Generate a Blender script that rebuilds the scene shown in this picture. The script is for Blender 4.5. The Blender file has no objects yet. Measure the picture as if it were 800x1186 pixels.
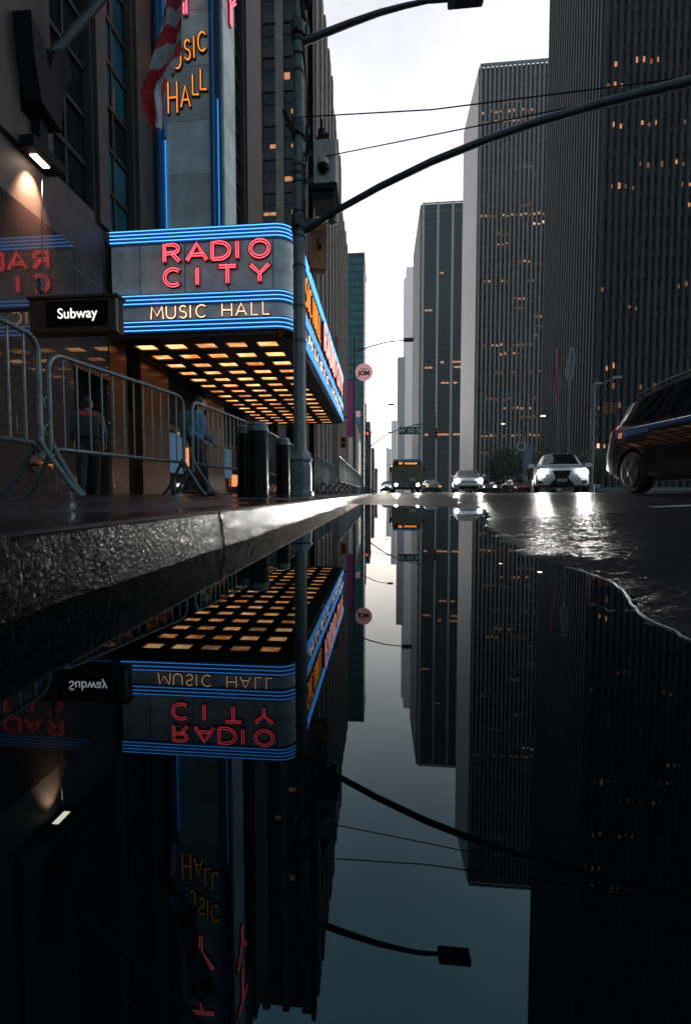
import bpy, bmesh, math, random
import numpy as np
from mathutils import Vector, Matrix, noise as mnoise
random.seed(7)
R = math.radians
SC = bpy.context.scene
COL = SC.collection

# ------------------------------------------------------------------ camera
F = 477.0; CX, CY = 400.0, 593.0          # focal length and centre in pixels of the 800 x 1186 photograph
PITCH = -math.atan(22 / F); YAW = math.atan(40 / F)
CAM = Vector((0, 0, 0.175))
FW = Vector((-math.sin(YAW) * math.cos(PITCH), math.cos(YAW) * math.cos(PITCH), math.sin(PITCH)))
RT = Vector((math.cos(YAW), math.sin(YAW), 0)); UP = RT.cross(FW)
cam = bpy.data.cameras.new('camera'); co = bpy.data.objects.new('camera', cam); COL.objects.link(co)
cam.sensor_fit = 'VERTICAL'; cam.sensor_height = 36; cam.lens = F / 1186 * 36
cam.clip_start = 0.02; cam.clip_end = 6000
m = Matrix((RT, UP, -FW)).transposed().to_4x4(); m.translation = CAM
co.matrix_world = m
SC.camera = co

def at(px, py, Y):            # point seen at that pixel, at a real distance Y down the street
    d = FW + RT * ((px - CX) / F) + UP * ((CY - py) / F)
    return CAM + d * (Y / d.y)

# ------------------------------------------------------------------ world, sun, exposure
W = bpy.data.worlds.new('World'); SC.world = W; W.use_nodes = True
nt = W.node_tree; nt.nodes.clear()
def wn(t, **k):
    n = nt.nodes.new(t)
    for a, b in k.items(): setattr(n, a, b)
    return n
out = wn('ShaderNodeOutputWorld')
sky = wn('ShaderNodeTexSky', sky_type='NISHITA', sun_disc=False)
sky.sun_elevation = R(16); sky.sun_rotation = R(1); sky.dust_density = 1; sky.air_density = 1.5
bg1 = wn('ShaderNodeBackground'); bg1.inputs[1].default_value = 0.05
nt.links.new(sky.outputs[0], bg1.inputs[0])
tc = wn('ShaderNodeTexCoord'); sp = wn('ShaderNodeSeparateXYZ'); nt.links.new(tc.outputs['Generated'], sp.inputs[0])
rz = wn('ShaderNodeValToRGB'); nt.links.new(sp.outputs['Z'], rz.inputs[0])
els = rz.color_ramp.elements
els[0].position = 0.0; els[0].color = (1.0, .955, .96, 1)
els[1].position = 1.0; els[1].color = (.05, .115, .16, 1)
for p, c in ((.12, (.93, .89, .90)), (.35, (.62, .60, .61)), (.55, (.48, .475, .49)), (.76, (.262, .252, .26))):
    e = els.new(p); e.color = c + (1,)
ry = wn('ShaderNodeValToRGB'); my = wn('ShaderNodeMath', operation='MULTIPLY_ADD')
nt.links.new(sp.outputs['Y'], my.inputs[0]); my.inputs[1].default_value = .5; my.inputs[2].default_value = .5
nt.links.new(my.outputs[0], ry.inputs[0])
e = ry.color_ramp.elements; e[0].position = .15; e[0].color = (.06, .10, .125, 1); e[1].position = .78; e[1].color = (1, 1, 1, 1)
e = ry.color_ramp.elements.new(.5); e.color = (.22, .30, .35, 1)
mx = wn('ShaderNodeMixRGB', blend_type='MULTIPLY'); mx.inputs[0].default_value = 1
nt.links.new(rz.outputs[0], mx.inputs[1]); nt.links.new(ry.outputs[0], mx.inputs[2])
cl = wn('ShaderNodeTexNoise'); cl.inputs['Scale'].default_value = 3.6; cl.inputs['Detail'].default_value = 5; cl.inputs['Roughness'].default_value = .55
nt.links.new(tc.outputs['Generated'], cl.inputs['Vector'])
cr = wn('ShaderNodeValToRGB'); nt.links.new(cl.outputs[0], cr.inputs[0])
e = cr.color_ramp.elements; e[0].position = .3; e[0].color = (.74, .75, .78, 1); e[1].position = .70; e[1].color = (1.22, 1.2, 1.19, 1)
mx2 = wn('ShaderNodeMixRGB', blend_type='MULTIPLY'); mx2.inputs[0].default_value = 1
nt.links.new(mx.outputs[0], mx2.inputs[1]); nt.links.new(cr.outputs[0], mx2.inputs[2])
bg2 = wn('ShaderNodeBackground'); bg2.inputs[1].default_value = 3.1
nt.links.new(mx2.outputs[0], bg2.inputs[0])
ad = wn('ShaderNodeAddShader'); nt.links.new(bg1.outputs[0], ad.inputs[0]); nt.links.new(bg2.outputs[0], ad.inputs[1])
nt.links.new(ad.outputs[0], out.inputs[0])
sun = bpy.data.lights.new('sun', 'SUN'); sun.energy = 0.5; sun.angle = R(165); sun.color = (1, .95, .9)
so = bpy.data.objects.new('sun', sun); COL.objects.link(so)
sdir = Vector((math.sin(R(1)) * math.cos(R(16)), math.cos(R(1)) * math.cos(R(16)), math.sin(R(16))))
so.rotation_euler = (-sdir).to_track_quat('-Z', 'Y').to_euler()
SC.view_settings.view_transform = 'Standard'; SC.view_settings.look = 'None'
SC.view_settings.exposure = 0; SC.view_settings.gamma = 1; SC.view_settings.use_curve_mapping = False
SC.render.engine = 'CYCLES'
SC.cycles.max_bounces = 6; SC.cycles.diffuse_bounces = 2; SC.cycles.glossy_bounces = 4; SC.cycles.volume_bounces = 1
SC.cycles.sample_clamp_indirect = 6; SC.cycles.caustics_reflective = True; SC.cycles.use_denoising = True

# ------------------------------------------------------------------ materials
def mat(name, col, rough=.5, metal=0, emit=None, es=0, spec=.5, noise=None, bump=None, coat=0, rvar=None, coords='Object', tint=None, ior=None):
    """noise=(scale, amount): value variation; bump=(scale, strength, distance); rvar=(scale, lo, hi) roughness patches"""
    M = bpy.data.materials.new(name); M.use_nodes = True; t = M.node_tree; N = t.nodes; L = t.links
    b = N['Principled BSDF']
    b.inputs['Base Color'].default_value = (*col, 1); b.inputs['Roughness'].default_value = rough
    b.inputs['Metallic'].default_value = metal; b.inputs['Specular IOR Level'].default_value = spec
    if ior: b.inputs['IOR'].default_value = ior
    b.inputs['Coat Weight'].default_value = coat; b.inputs['Coat Roughness'].default_value = .04
    if emit: b.inputs['Emission Color'].default_value = (*emit, 1); b.inputs['Emission Strength'].default_value = es
    c = N.new('ShaderNodeTexCoord')
    if noise:
        n = N.new('ShaderNodeTexNoise'); n.inputs['Scale'].default_value = noise[0]; n.inputs['Detail'].default_value = 6
        L.new(c.outputs[coords], n.inputs['Vector'])
        r = N.new('ShaderNodeValToRGB'); L.new(n.outputs[0], r.inputs[0])
        k = noise[1]; r.color_ramp.elements[0].position = .3; r.color_ramp.elements[1].position = .7
        t2 = tint or col
        r.color_ramp.elements[0].color = (*[x * (1 - k) for x in col], 1); r.color_ramp.elements[1].color = (*[min(1, x * (1 + k)) for x in t2], 1)
        L.new(r.outputs[0], b.inputs['Base Color'])
    if rvar:
        n = N.new('ShaderNodeTexNoise'); n.inputs['Scale'].default_value = rvar[0]; n.inputs['Detail'].default_value = 4
        L.new(c.outputs[coords], n.inputs['Vector'])
        r = N.new('ShaderNodeMapRange'); r.inputs['From Min'].default_value = .35; r.inputs['From Max'].default_value = .65
        r.inputs['To Min'].default_value = rvar[1]; r.inputs['To Max'].default_value = rvar[2]
        L.new(n.outputs[0], r.inputs['Value']); L.new(r.outputs[0], b.inputs['Roughness'])
    if bump:
        n = N.new('ShaderNodeTexNoise'); n.inputs['Scale'].default_value = bump[0]; n.inputs['Detail'].default_value = 3
        L.new(c.outputs[coords], n.inputs['Vector'])
        u = N.new('ShaderNodeBump'); u.inputs['Strength'].default_value = bump[1]; u.inputs['Distance'].default_value = bump[2]
        L.new(n.outputs[0], u.inputs['Height']); L.new(u.outputs[0], b.inputs['Normal'])
    return M

M = {}
def courses(name, col, w, h, mortar, rough=.4, spec=.5, joint=.008, noise=(3, .25), vert=False):
    """stone cladding with joints, in object space on the X/Y + Z planes"""
    m_ = mat(name, col, rough, noise=noise, spec=spec); t = m_.node_tree; N = t.nodes; L = t.links; b = N['Principled BSDF']
    c = N.new('ShaderNodeTexCoord'); s = N.new('ShaderNodeSeparateXYZ'); L.new(c.outputs['Object'], s.inputs[0])
    a = N.new('ShaderNodeMath'); a.operation = 'ADD'; L.new(s.outputs[0], a.inputs[0]); L.new(s.outputs[1], a.inputs[1])
    cb = N.new('ShaderNodeCombineXYZ'); L.new(a.outputs[0], cb.inputs[0]); L.new(s.outputs[2], cb.inputs[1])
    br = N.new('ShaderNodeTexBrick'); L.new(cb.outputs[0], br.inputs['Vector'])
    br.inputs['Scale'].default_value = 1; br.inputs['Brick Width'].default_value = w; br.inputs['Row Height'].default_value = h
    br.inputs['Mortar Size'].default_value = joint; br.inputs['Color1'].default_value = (.85, .85, .85, 1); br.inputs['Color2'].default_value = (1.1, 1.1, 1.1, 1)
    br.inputs['Mortar'].default_value = (*[mortar] * 3, 1)
    src = b.inputs['Base Color'].links[0].from_socket
    mm = N.new('ShaderNodeMixRGB'); mm.blend_type = 'MULTIPLY'; mm.inputs[0].default_value = 1
    L.new(src, mm.inputs[1]); L.new(br.outputs['Color'], mm.inputs[2]); L.new(mm.outputs[0], b.inputs['Base Color'])
    u = N.new('ShaderNodeBump'); u.inputs['Strength'].default_value = .5; u.inputs['Distance'].default_value = .01
    L.new(br.outputs['Fac'], u.inputs['Height']); u.invert = True; L.new(u.outputs[0], b.inputs['Normal'])
    return m_
def banded(name, glass, span, storey, frac, rough=.08, vmull=None):
    """glass curtain wall: dark glazing with spandrel bands every storey (pattern in Z)"""
    m_ = mat(name, glass, rough); t = m_.node_tree; N = t.nodes; L = t.links; b = N['Principled BSDF']
    c = N.new('ShaderNodeTexCoord'); s = N.new('ShaderNodeSeparateXYZ'); L.new(c.outputs['Object'], s.inputs[0])
    def band(sock, per, fr):
        d = N.new('ShaderNodeMath'); d.operation = 'DIVIDE'; L.new(sock, d.inputs[0]); d.inputs[1].default_value = per
        f_ = N.new('ShaderNodeMath'); f_.operation = 'FRACT'; L.new(d.outputs[0], f_.inputs[0])
        g = N.new('ShaderNodeMath'); g.operation = 'LESS_THAN'; L.new(f_.outputs[0], g.inputs[0]); g.inputs[1].default_value = fr
        return g.outputs[0]
    o = band(s.outputs[2], storey, frac)
    if vmull:
        a = N.new('ShaderNodeMath'); a.operation = 'ADD'; L.new(s.outputs[0], a.inputs[0]); L.new(s.outputs[1], a.inputs[1])
        o2 = band(a.outputs[0], vmull, .14); mxx = N.new('ShaderNodeMath'); mxx.operation = 'MAXIMUM'; L.new(o, mxx.inputs[0]); L.new(o2, mxx.inputs[1]); o = mxx.outputs[0]
    # panes differ a little from storey to storey and bay to bay
    wn_ = N.new('ShaderNodeTexWhiteNoise'); wn_.noise_dimensions = '3D'
    sn = N.new('ShaderNodeVectorMath'); sn.operation = 'SNAP'; L.new(c.outputs['Object'], sn.inputs[0]); sn.inputs[1].default_value = (vmull or 1.8, vmull or 1.8, storey)
    L.new(sn.outputs[0], wn_.inputs['Vector'])
    rr = N.new('ShaderNodeMixRGB'); rr.inputs[1].default_value = (*[g * .85 for g in glass], 1); rr.inputs[2].default_value = (*[g * 1.15 for g in glass], 1); L.new(wn_.outputs['Value'], rr.inputs[0])
    mm = N.new('ShaderNodeMixRGB'); L.new(o, mm.inputs[0]); L.new(rr.outputs[0], mm.inputs[1]); mm.inputs[2].default_value = (*span, 1)
    L.new(mm.outputs[0], b.inputs['Base Color'])
    r = N.new('ShaderNodeMapRange'); L.new(o, r.inputs['Value']); r.inputs['To Min'].default_value = rough; r.inputs['To Max'].default_value = .5; L.new(r.outputs[0], b.inputs['Roughness'])
    return m_

M['asphalt'] = mat('wet_asphalt', (.010, .010, .0115), .30, noise=(120, .7), bump=(140, .85, .0036), spec=.10)
M['paint'] = mat('worn_road_paint', (.45, .45, .44), .35, noise=(30, .45), bump=(160, .6, .003))
M['water'] = mat('puddle_water', (.0004, .0012, .0018), 0.0, ior=1.45, bump=(1.3, .012, .02))
M['water'].node_tree.nodes['Principled BSDF'].inputs['Specular Tint'].default_value = (.30, .80, 1, 1)
M['curbstone'] = mat('wet_granite_curb', (.003, .0028, .0028), .10, noise=(90, .6), bump=(260, .5, .002), spec=.10)
M['sidewalk'] = mat('wet_concrete', (.022, .019, .022), .3, noise=(5, .4), bump=(120, .35, .003), rvar=(1.6, .07, .4))
M['ground'] = mat('city_ground', (.04, .04, .04), .8, noise=(.05, .2))
M['granite'] = courses('polished_dark_granite', (.045, .035, .034), 1.9, 1.35, .4, rough=.04, spec=1.0, joint=.006, noise=(40, .35))
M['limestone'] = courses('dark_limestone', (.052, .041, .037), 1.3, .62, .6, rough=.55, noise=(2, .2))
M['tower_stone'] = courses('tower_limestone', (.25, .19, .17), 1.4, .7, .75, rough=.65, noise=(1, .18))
M['slab'] = courses('pale_slab', (.135, .122, .12), 3.0, 3.6, .8, rough=.5, joint=.03, noise=(.05, .08))
M['pier'] = mat('grey_limestone_pier', (.105, .105, .11), .55, noise=(.15, .15))
M['pier_b'] = mat('pale_stone_pier', (.26, .245, .24), .55, noise=(.15, .15))
M['pier_c'] = mat('mid_grey_pier', (.34, .315, .305), .55, noise=(.15, .15))
M['pier_d'] = mat('dark_granite_pier', (.048, .053, .060), .8, noise=(.15, .15), spec=.2)
M['farhazed'] = mat('far_hazed_stone', (.45, .45, .46), .6, noise=(.05, .1))  # distance haze partly painted in, so the colour is lighter than bare stone
M['tglass'] = banded('tower_window_strip', (.003, .004, .006), (.006, .007, .009), 3.7, .38, rough=.16)
M['greenglass'] = banded('green_curtain_glass', (.003, .038, .046), (.003, .024, .029), 3.8, .3, rough=.25, vmull=1.5)
M['tealglass'] = banded('teal_curtain_glass', (.01, .20, .24), (.003, .06, .075), 3.6, .3, rough=.25, vmull=2.0)
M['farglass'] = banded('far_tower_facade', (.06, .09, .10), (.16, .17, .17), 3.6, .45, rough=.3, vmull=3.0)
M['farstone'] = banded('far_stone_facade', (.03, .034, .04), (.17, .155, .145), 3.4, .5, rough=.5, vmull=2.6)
M['white_col'] = mat('white_marble_column', (.62, .62, .62), .4, noise=(.1, .08))
M['winglass'] = mat('dark_window_glass', (.008, .010, .012), .04, spec=.7, noise=(.7, .4))
M['neonglowglass'] = mat('neon_glow_tinted_glass', (.012, .085, .125), .10, spec=.8, noise=(.5, .5))  # blue of the reflected neon put into the pane colour
M['frame'] = mat('black_window_frame', (.012, .012, .013), .4)
M['spandrel'] = mat('cast_spandrel', (.05, .045, .045), .5, noise=(4, .3))
M['black'] = mat('black_enamel', (.002, .002, .0025), .3, noise=(8, .3), spec=.1)
M['matte'] = mat('matt_black', (.005, .005, .006), .6, spec=.2)
M['polegrey'] = mat('painted_steel_pole', (.11, .15, .16), .38, noise=(9, .3), bump=(40, .15, .004), metal=.2)
M['armgrey'] = mat('steel_mast_arm', (.04, .058, .065), .35, metal=.3, noise=(6, .25))
M['galv'] = mat('galvanised_steel', (.085, .12, .125), .34, metal=.6, noise=(30, .3), rvar=(12, .25, .5))
M['galvdark'] = mat('dulled_steel', (.06, .07, .075), .4, metal=.6, noise=(30, .3))
M['cabinet'] = mat('cabinet_paint', (.33, .33, .32), .45, noise=(12, .15))
M['marq'] = mat('brushed_aluminium_panel', (.60, .64, .66), .42, metal=.1, noise=(2.2, .28), rvar=(5, .3, .45))
M['blade'] = courses('sign_sheet_metal', (.62, .72, .73), 9.2, 1.62, .45, rough=.38, joint=.012, noise=(1.5, .22))
M['soffit'] = mat('black_soffit_grid', (.010, .009, .008), .4)
M['bronze'] = courses('bronze_pier_cladding', (.12, .062, .028), 1.2, .9, .4, rough=.26, joint=.006, noise=(5, .3)); M['bronze'].node_tree.nodes['Principled BSDF'].inputs['Metallic'].default_value = .6
def em(name, c, s, base=(.02, .02, .02)): return mat(name, base, .4, emit=c, es=s)
M['neonblue'] = em('blue_neon_tube', (.09, .40, 1.0), 2.7)
M['neonblue3'] = em('vertical_blue_neon', (.03, .30, .75), 1.25)
M['neonblue2'] = em('blue_neon_tube_dim', (.015, .20, .52), .35)
M['neonred'] = em('red_neon_tube', (1, .07, .095), 4.2)
M['neonorange'] = em('amber_neon_tube', (1, .27, .03), 1.5)
M['neonwarm'] = em('warm_white_neon_tube', (1, .55, .34), 2.3)
M['neonpink'] = em('pink_white_sign_glow', (1, .42, .38), 2.2)
M['redchannel'] = mat('red_channel_metal', (.22, .012, .018), .4)
M['darkchannel'] = mat('dark_channel_metal', (.03, .012, .008), .4)
M['bluetrim'] = mat('blue_enamel_trim', (.012, .085, .22), .25, coat=.3)
def ceiling_mat():
    m_ = em('coffer_light_glass', (1, .45, .16), 2.0); t = m_.node_tree; N = t.nodes; L = t.links; b = N['Principled BSDF']
    c = N.new('ShaderNodeTexCoord'); n = N.new('ShaderNodeTexNoise'); n.inputs['Scale'].default_value = 2.2; gp = N.new('ShaderNodeNewGeometry'); L.new(gp.outputs['Position'], n.inputs['Vector'])
    r = N.new('ShaderNodeValToRGB'); L.new(n.outputs[0], r.inputs[0]); e = r.color_ramp.elements
    e[0].position = .35; e[0].color = (.75, .20, .04, 1); e[1].position = .66; e[1].color = (1.25, .66, .28, 1)
    oi = N.new('ShaderNodeObjectInfo'); mr = N.new('ShaderNodeMapRange'); L.new(oi.outputs['Random'], mr.inputs['Value']); mr.inputs['To Min'].default_value = .8; mr.inputs['To Max'].default_value = 2.3; L.new(mr.outputs[0], b.inputs['Emission Strength'])
    L.new(r.outputs[0], b.inputs['Emission Color']); return m_
M['coffer'] = ceiling_mat()
M['litwin'] = em('warm_lit_window', (1, .42, .18), .62)
M['litwin2'] = em('dim_lit_window', (1, .38, .16), .18)
M['litwin3'] = em('bright_office_light', (1, .58, .32), 1.2)
M['lampglow'] = em('sconce_tube', (1, .72, .50), 14)
M['headlight'] = em('headlamp_beam', (.86, .96, 1), 90)
M['headlight2'] = em('far_headlamp', (.86, .97, 1), 75)
M['drl'] = em('running_light', (.8, .96, 1), 14)
M['amber'] = em('amber_lamp', (1, .30, .04), 1.5)
M['redlamp'] = em('red_signal_light', (1, .05, .02), 4.5)
M['greenlamp'] = em('green_signal_light', (.1, 1, .6), 3)
M['taillight'] = mat('red_tail_lens', (.35, .008, .01), .1, emit=(1, .02, .03), es=.35, coat=.5)
M['signwhite'] = em('backlit_white_lettering', (1, 1, .96), 1.3)
M['signpaint'] = mat('white_sign_lettering', (.75, .75, .73), .5)
M['signgreen'] = mat('green_street_sign', (.012, .10, .055), .4)
M['signbrown'] = mat('brown_sign_housing', (.05, .022, .012), .3, coat=.3, noise=(10, .4))
M['signalyellow'] = mat('signal_yellow', (.30, .09, .01), .45, noise=(12, .3))
M['busblue'] = mat('bus_navy', (.006, .018, .035), .25, coat=.4)
M['carwhite'] = mat('white_car_paint', (.62, .63, .64), .22, coat=.8)
M['carblack'] = mat('black_car_paint', (.003, .003, .004), .25, coat=.6, spec=.05)
M['cargrey'] = mat('grey_car_paint', (.06, .065, .07), .22, coat=.8)
M['carred'] = mat('red_car_paint', (.22, .012, .015), .22, coat=.8)
M['carglass'] = mat('car_glass', (.004, .005, .006), .03, spec=.45)
M['chrome'] = mat('chrome_trim', (.6, .6, .6), .15, metal=1)
M['rubber'] = mat('tyre_rubber', (.012, .012, .012), .6, bump=(60, .3, .004))
M['rim'] = mat('alloy_rim', (.22, .22, .23), .3, metal=.8)
M['plate'] = mat('licence_plate', (.40, .38, .30), .4)
M['bark'] = mat('wet_bark', (.035, .028, .022), .8, noise=(8, .4))
M['leaf'] = mat('street_tree_leaf', (.035, .07, .030), .5, noise=(.5, .5))
M['skin'] = mat('skin', (.30, .17, .12), .5)
M['hair'] = mat('dark_hair', (.008, .006, .005), .6)
M['blueshirt'] = mat('blue_shirt_cloth', (.02, .13, .24), .8, noise=(9, .3))
M['greyshirt'] = mat('grey_jacket_cloth', (.06, .075, .085), .8, noise=(9, .3))
M['trouser'] = mat('dark_trousers', (.012, .013, .018), .85)
M['bag'] = mat('black_backpack', (.012, .011, .012), .7)
M['bagred'] = mat('red_backpack_panel', (.34, .012, .02), .6)
M['shoe'] = mat('dark_shoe', (.02, .02, .022), .5)
M['flagred'] = mat('red_flag_cloth', (.36, .008, .018), .8, noise=(6, .3)); M['flagwhite'] = mat('white_flag_cloth', (.30, .31, .34), .8, noise=(6, .15)); M['flagblue'] = mat('blue_flag_cloth', (.02, .03, .10), .8)
M['pinksign'] = mat('pink_sign_face', (.72, .40, .42), .5, emit=(1, .5, .5), es=.35)
M['pinkbanner'] = mat('pink_banner_cloth', (.60, .08, .20), .7)
M['brass'] = mat('brass', (.45, .20, .07), .3, metal=.9)
M['poster'] = mat('lit_poster', (.1, .1, .1), .4, emit=(.04, .22, .42), es=.3)
M['poster2'] = mat('lit_poster_warm', (.1, .1, .1), .4, emit=(1, .33, .10), es=.9)
M['concrete'] = mat('pale_planter_stone', (.14, .13, .125), .6, noise=(2, .2))

# ------------------------------------------------------------------ mesh helpers
def root_loc(p):
    v = Vector((0, 0, 0))
    while p: v += p.location; p = p.parent
    return v
class MB:
    def __init__(s): s.v = []; s.f = []; s.m = []
    def add(s, vs, fs, mi=0):
        k = len(s.v); s.v += [tuple(v) for v in vs]; s.f += [tuple(i + k for i in f) for f in fs]; s.m += [mi] * len(fs); return s
    def box(s, x0, x1, y0, y1, z0, z1, mi=0):
        return s.add([(x0, y0, z0), (x1, y0, z0), (x1, y1, z0), (x0, y1, z0), (x0, y0, z1), (x1, y0, z1), (x1, y1, z1), (x0, y1, z1)],
                     [(0, 3, 2, 1), (4, 5, 6, 7), (0, 1, 5, 4), (1, 2, 6, 5), (2, 3, 7, 6), (3, 0, 4, 7)], mi)
    def bbox(s, x0, x1, y0, y1, z0, z1, b, mi=0):        # box with chamfered edges
        bm = bmesh.new(); bmesh.ops.create_cube(bm, size=1)
        for v in bm.verts: v.co = Vector(((x0 + x1) / 2 + v.co.x * (x1 - x0), (y0 + y1) / 2 + v.co.y * (y1 - y0), (z0 + z1) / 2 + v.co.z * (z1 - z0)))
        bmesh.ops.bevel(bm, geom=bm.edges[:], offset=b, segments=2, affect='EDGES', profile=.6)
        bm.verts.index_update(); s.add([v.co[:] for v in bm.verts], [[v.index for v in f.verts] for f in bm.faces], mi); bm.free(); return s
    def obox(s, c, half, M3, mi=0):
        vs = [Vector(c) + M3 @ Vector((sx * half[0], sy * half[1], sz * half[2])) for sz in (-1, 1) for sx, sy in ((-1, -1), (1, -1), (1, 1), (-1, 1))]
        return s.add(vs, [(0, 3, 2, 1), (4, 5, 6, 7), (0, 1, 5, 4), (1, 2, 6, 5), (2, 3, 7, 6), (3, 0, 4, 7)], mi)
    def tube(s, pts, r, n=8, mi=0, cap=True, closed=False):
        pts = [Vector(p) for p in pts]; L = len(pts); rs = r if isinstance(r, (list, tuple)) else [r] * L
        vs = []; prev = None
        for i, p in enumerate(pts):
            if closed: t = pts[(i + 1) % L] - pts[i - 1]
            else: t = pts[min(i + 1, L - 1)] - pts[max(i - 1, 0)]
            t.normalize()
            if prev is None: a = t.orthogonal().normalized()
            else:
                a = prev - t * prev.dot(t)
                a = a.normalized() if a.length > 1e-6 else t.orthogonal().normalized()
            prev = a; b = t.cross(a)
            for k in range(n): vs.append(p + (a * math.cos(2 * math.pi * k / n) + b * math.sin(2 * math.pi * k / n)) * rs[i])
        fs = []
        for i in range(L if closed else L - 1):
            j = (i + 1) % L
            for k in range(n): fs.append((i * n + k, i * n + (k + 1) % n, j * n + (k + 1) % n, j * n + k))
        if cap and not closed: fs += [tuple(range(n))[::-1], tuple((L - 1) * n + k for k in range(n))]
        return s.add(vs, fs, mi)
    def lathe(s, prof, c=(0, 0, 0), n=24, mi=0, axis='z'):
        vs = []; P = len(prof)
        for r, z in prof:
            for k in range(n):
                a = 2 * math.pi * k / n; x, y = r * math.cos(a), r * math.sin(a)
                if axis == 'z': q = (x, y, z)
                elif axis == 'x': q = (z, x, y)
                else: q = (x, z, y)
                vs.append((q[0] + c[0], q[1] + c[1], q[2] + c[2]))
        fs = [(i * n + k, i * n + (k + 1) % n, (i + 1) * n + (k + 1) % n, (i + 1) * n + k) for i in range(P - 1) for k in range(n)]
        fs += [tuple(range(n))[::-1], tuple((P - 1) * n + k for k in range(n))]
        return s.add(vs, fs, mi)
    def prism(s, poly, axis, a, b, mi=0):                # closed 2D outline extruded along axis
        n = len(poly)
        def P(u, v, w): return {'x': (w, u, v), 'y': (u, w, v), 'z': (u, v, w)}[axis]
        vs = [P(u, v, a) for u, v in poly] + [P(u, v, b) for u, v in poly]
        return s.add(vs, [tuple(range(n))[::-1], tuple(range(n, 2 * n))] + [(i, (i + 1) % n, n + (i + 1) % n, n + i) for i in range(n)], mi)
    def build(s, name, mats, parent=None, smooth=False, world=False, bevel=0):
        me = bpy.data.meshes.new(name); vs = s.v
        if world and parent:
            o = root_loc(parent); vs = [(v[0] - o.x, v[1] - o.y, v[2] - o.z) for v in vs]
        me.from_pydata(vs, [], s.f); mats = mats if isinstance(mats, (list, tuple)) else [mats]
        for m_ in mats: me.materials.append(m_)
        me.polygons.foreach_set('material_index', s.m)
        bm = bmesh.new(); bm.from_mesh(me); bmesh.ops.recalc_face_normals(bm, faces=bm.faces); bm.to_mesh(me); bm.free()
        o = bpy.data.objects.new(name, me); COL.objects.link(o)
        if smooth:
            me.shade_smooth(); md = o.modifiers.new('n', 'EDGE_SPLIT'); md.split_angle = R(38)
        if bevel:
            md = o.modifiers.new('b', 'BEVEL'); md.width = bevel; md.segments = 2; md.limit_method = 'ANGLE'
        if parent: o.parent = parent
        return o
def thing(name, label, cat, loc=(0, 0, 0), rz=0, group=None):
    o = bpy.data.objects.new(name, None); COL.objects.link(o); o.location = loc; o.rotation_euler = (0, 0, rz)
    o.empty_display_size = .1; tag(o, label, cat, group); return o
def tag(o, label=None, cat=None, group=None, kind=None):
    if label: o['label'] = label
    if cat: o['category'] = cat
    if group: o['group'] = group
    if kind: o['kind'] = kind
    return o
def copy_tree(o, parent=None):
    c = o.copy(); COL.objects.link(c)
    if parent: c.parent = parent; c.matrix_parent_inverse = o.matrix_parent_inverse.copy()
    for ch in o.children: copy_tree(ch, c)
    return c
def link_copy(o, parent, loc=None, rot=None):
    c = o.copy(); COL.objects.link(c); c.parent = parent
    if loc is not None: c.location = loc
    if rot is not None: c.rotation_euler = rot
    return c
def arc(c, r, a0, a1, n, plane='xy'):
    return [(c[0] + r * math.cos(R(a0 + (a1 - a0) * i / n)), c[1] + r * math.sin(R(a0 + (a1 - a0) * i / n))) for i in range(n + 1)]
def text_mesh(s, size, mat_, parent, loc, rot, bold=0, depth=.004, align='CENTER', xs=1):
    name = 'lettering'; cu = bpy.data.curves.new(name, 'FONT'); cu.body = s; cu.size = size; cu.extrude = depth; cu.offset = bold; cu.align_x = align; cu.align_y = 'CENTER'
    t = bpy.data.objects.new(name + '_tmp', cu); COL.objects.link(t)
    me = bpy.data.meshes.new_from_object(t.evaluated_get(bpy.context.evaluated_depsgraph_get())); bpy.data.objects.remove(t)
    me.materials.clear(); me.materials.append(mat_)
    o = bpy.data.objects.new(name, me); COL.objects.link(o); o.parent = parent; o.location = loc; o.rotation_euler = rot; o.scale = (xs, 1, 1); return o

# stroke alphabet for tube lettering, unit height, width wd
def circ(cx, cy, rx, ry, a0=0, a1=360, n=16): return [(cx + rx * math.cos(R(a0 + (a1 - a0) * i / n)), cy + ry * math.sin(R(a0 + (a1 - a0) * i / n))) for i in range(n + 1)]
GL = {
 'R': (.72, [[(0, 0), (0, 1), (.40, 1)] + circ(.40, .75, .26, .25, 80, -90, 7) + [(0, .5)], [(.34, .5), (.70, 0)]]),
 'A': (.80, [[(0, 0), (.4, 1), (.8, 0)], [(.15, .33), (.65, .33)]]),
 'D': (.78, [[(0, 0), (0, 1), (.30, 1)] + circ(.30, .5, .46, .5, 80, -80, 10) + [(.30, 0), (0, 0)]]),
 'I': (.10, [[(.05, 0), (.05, 1)]]),
 'O': (.94, [circ(.47, .5, .47, .5, 0, 360, 22)]),
 'C': (.82, [circ(.47, .5, .46, .5, 48, 312, 16)]),
 'T': (.76, [[(0, 1), (.76, 1)], [(.38, 1), (.38, 0)]]),
 'Y': (.80, [[(0, 1), (.4, .48), (.8, 1)], [(.4, .48), (.4, 0)]]),
 'M': (.86, [[(0, 0), (.08, 1), (.43, .25), (.78, 1), (.86, 0)]]),
 'U': (.70, [[(0, 1), (0, .35)] + circ(.35, .35, .35, .35, 180, 360, 10) + [(.70, 1)]]),
 'S': (.62, [circ(.31, .755, .27, .245, 35, 270, 9) + circ(.31, .255, .29, .255, 90, -150, 9)]),
 'H': (.72, [[(0, 0), (0, 1)], [(.72, 0), (.72, 1)], [(0, .5), (.72, .5)]]),
 'L': (.52, [[(0, 1), (0, 0), (.52, 0)]]),
}
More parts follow.
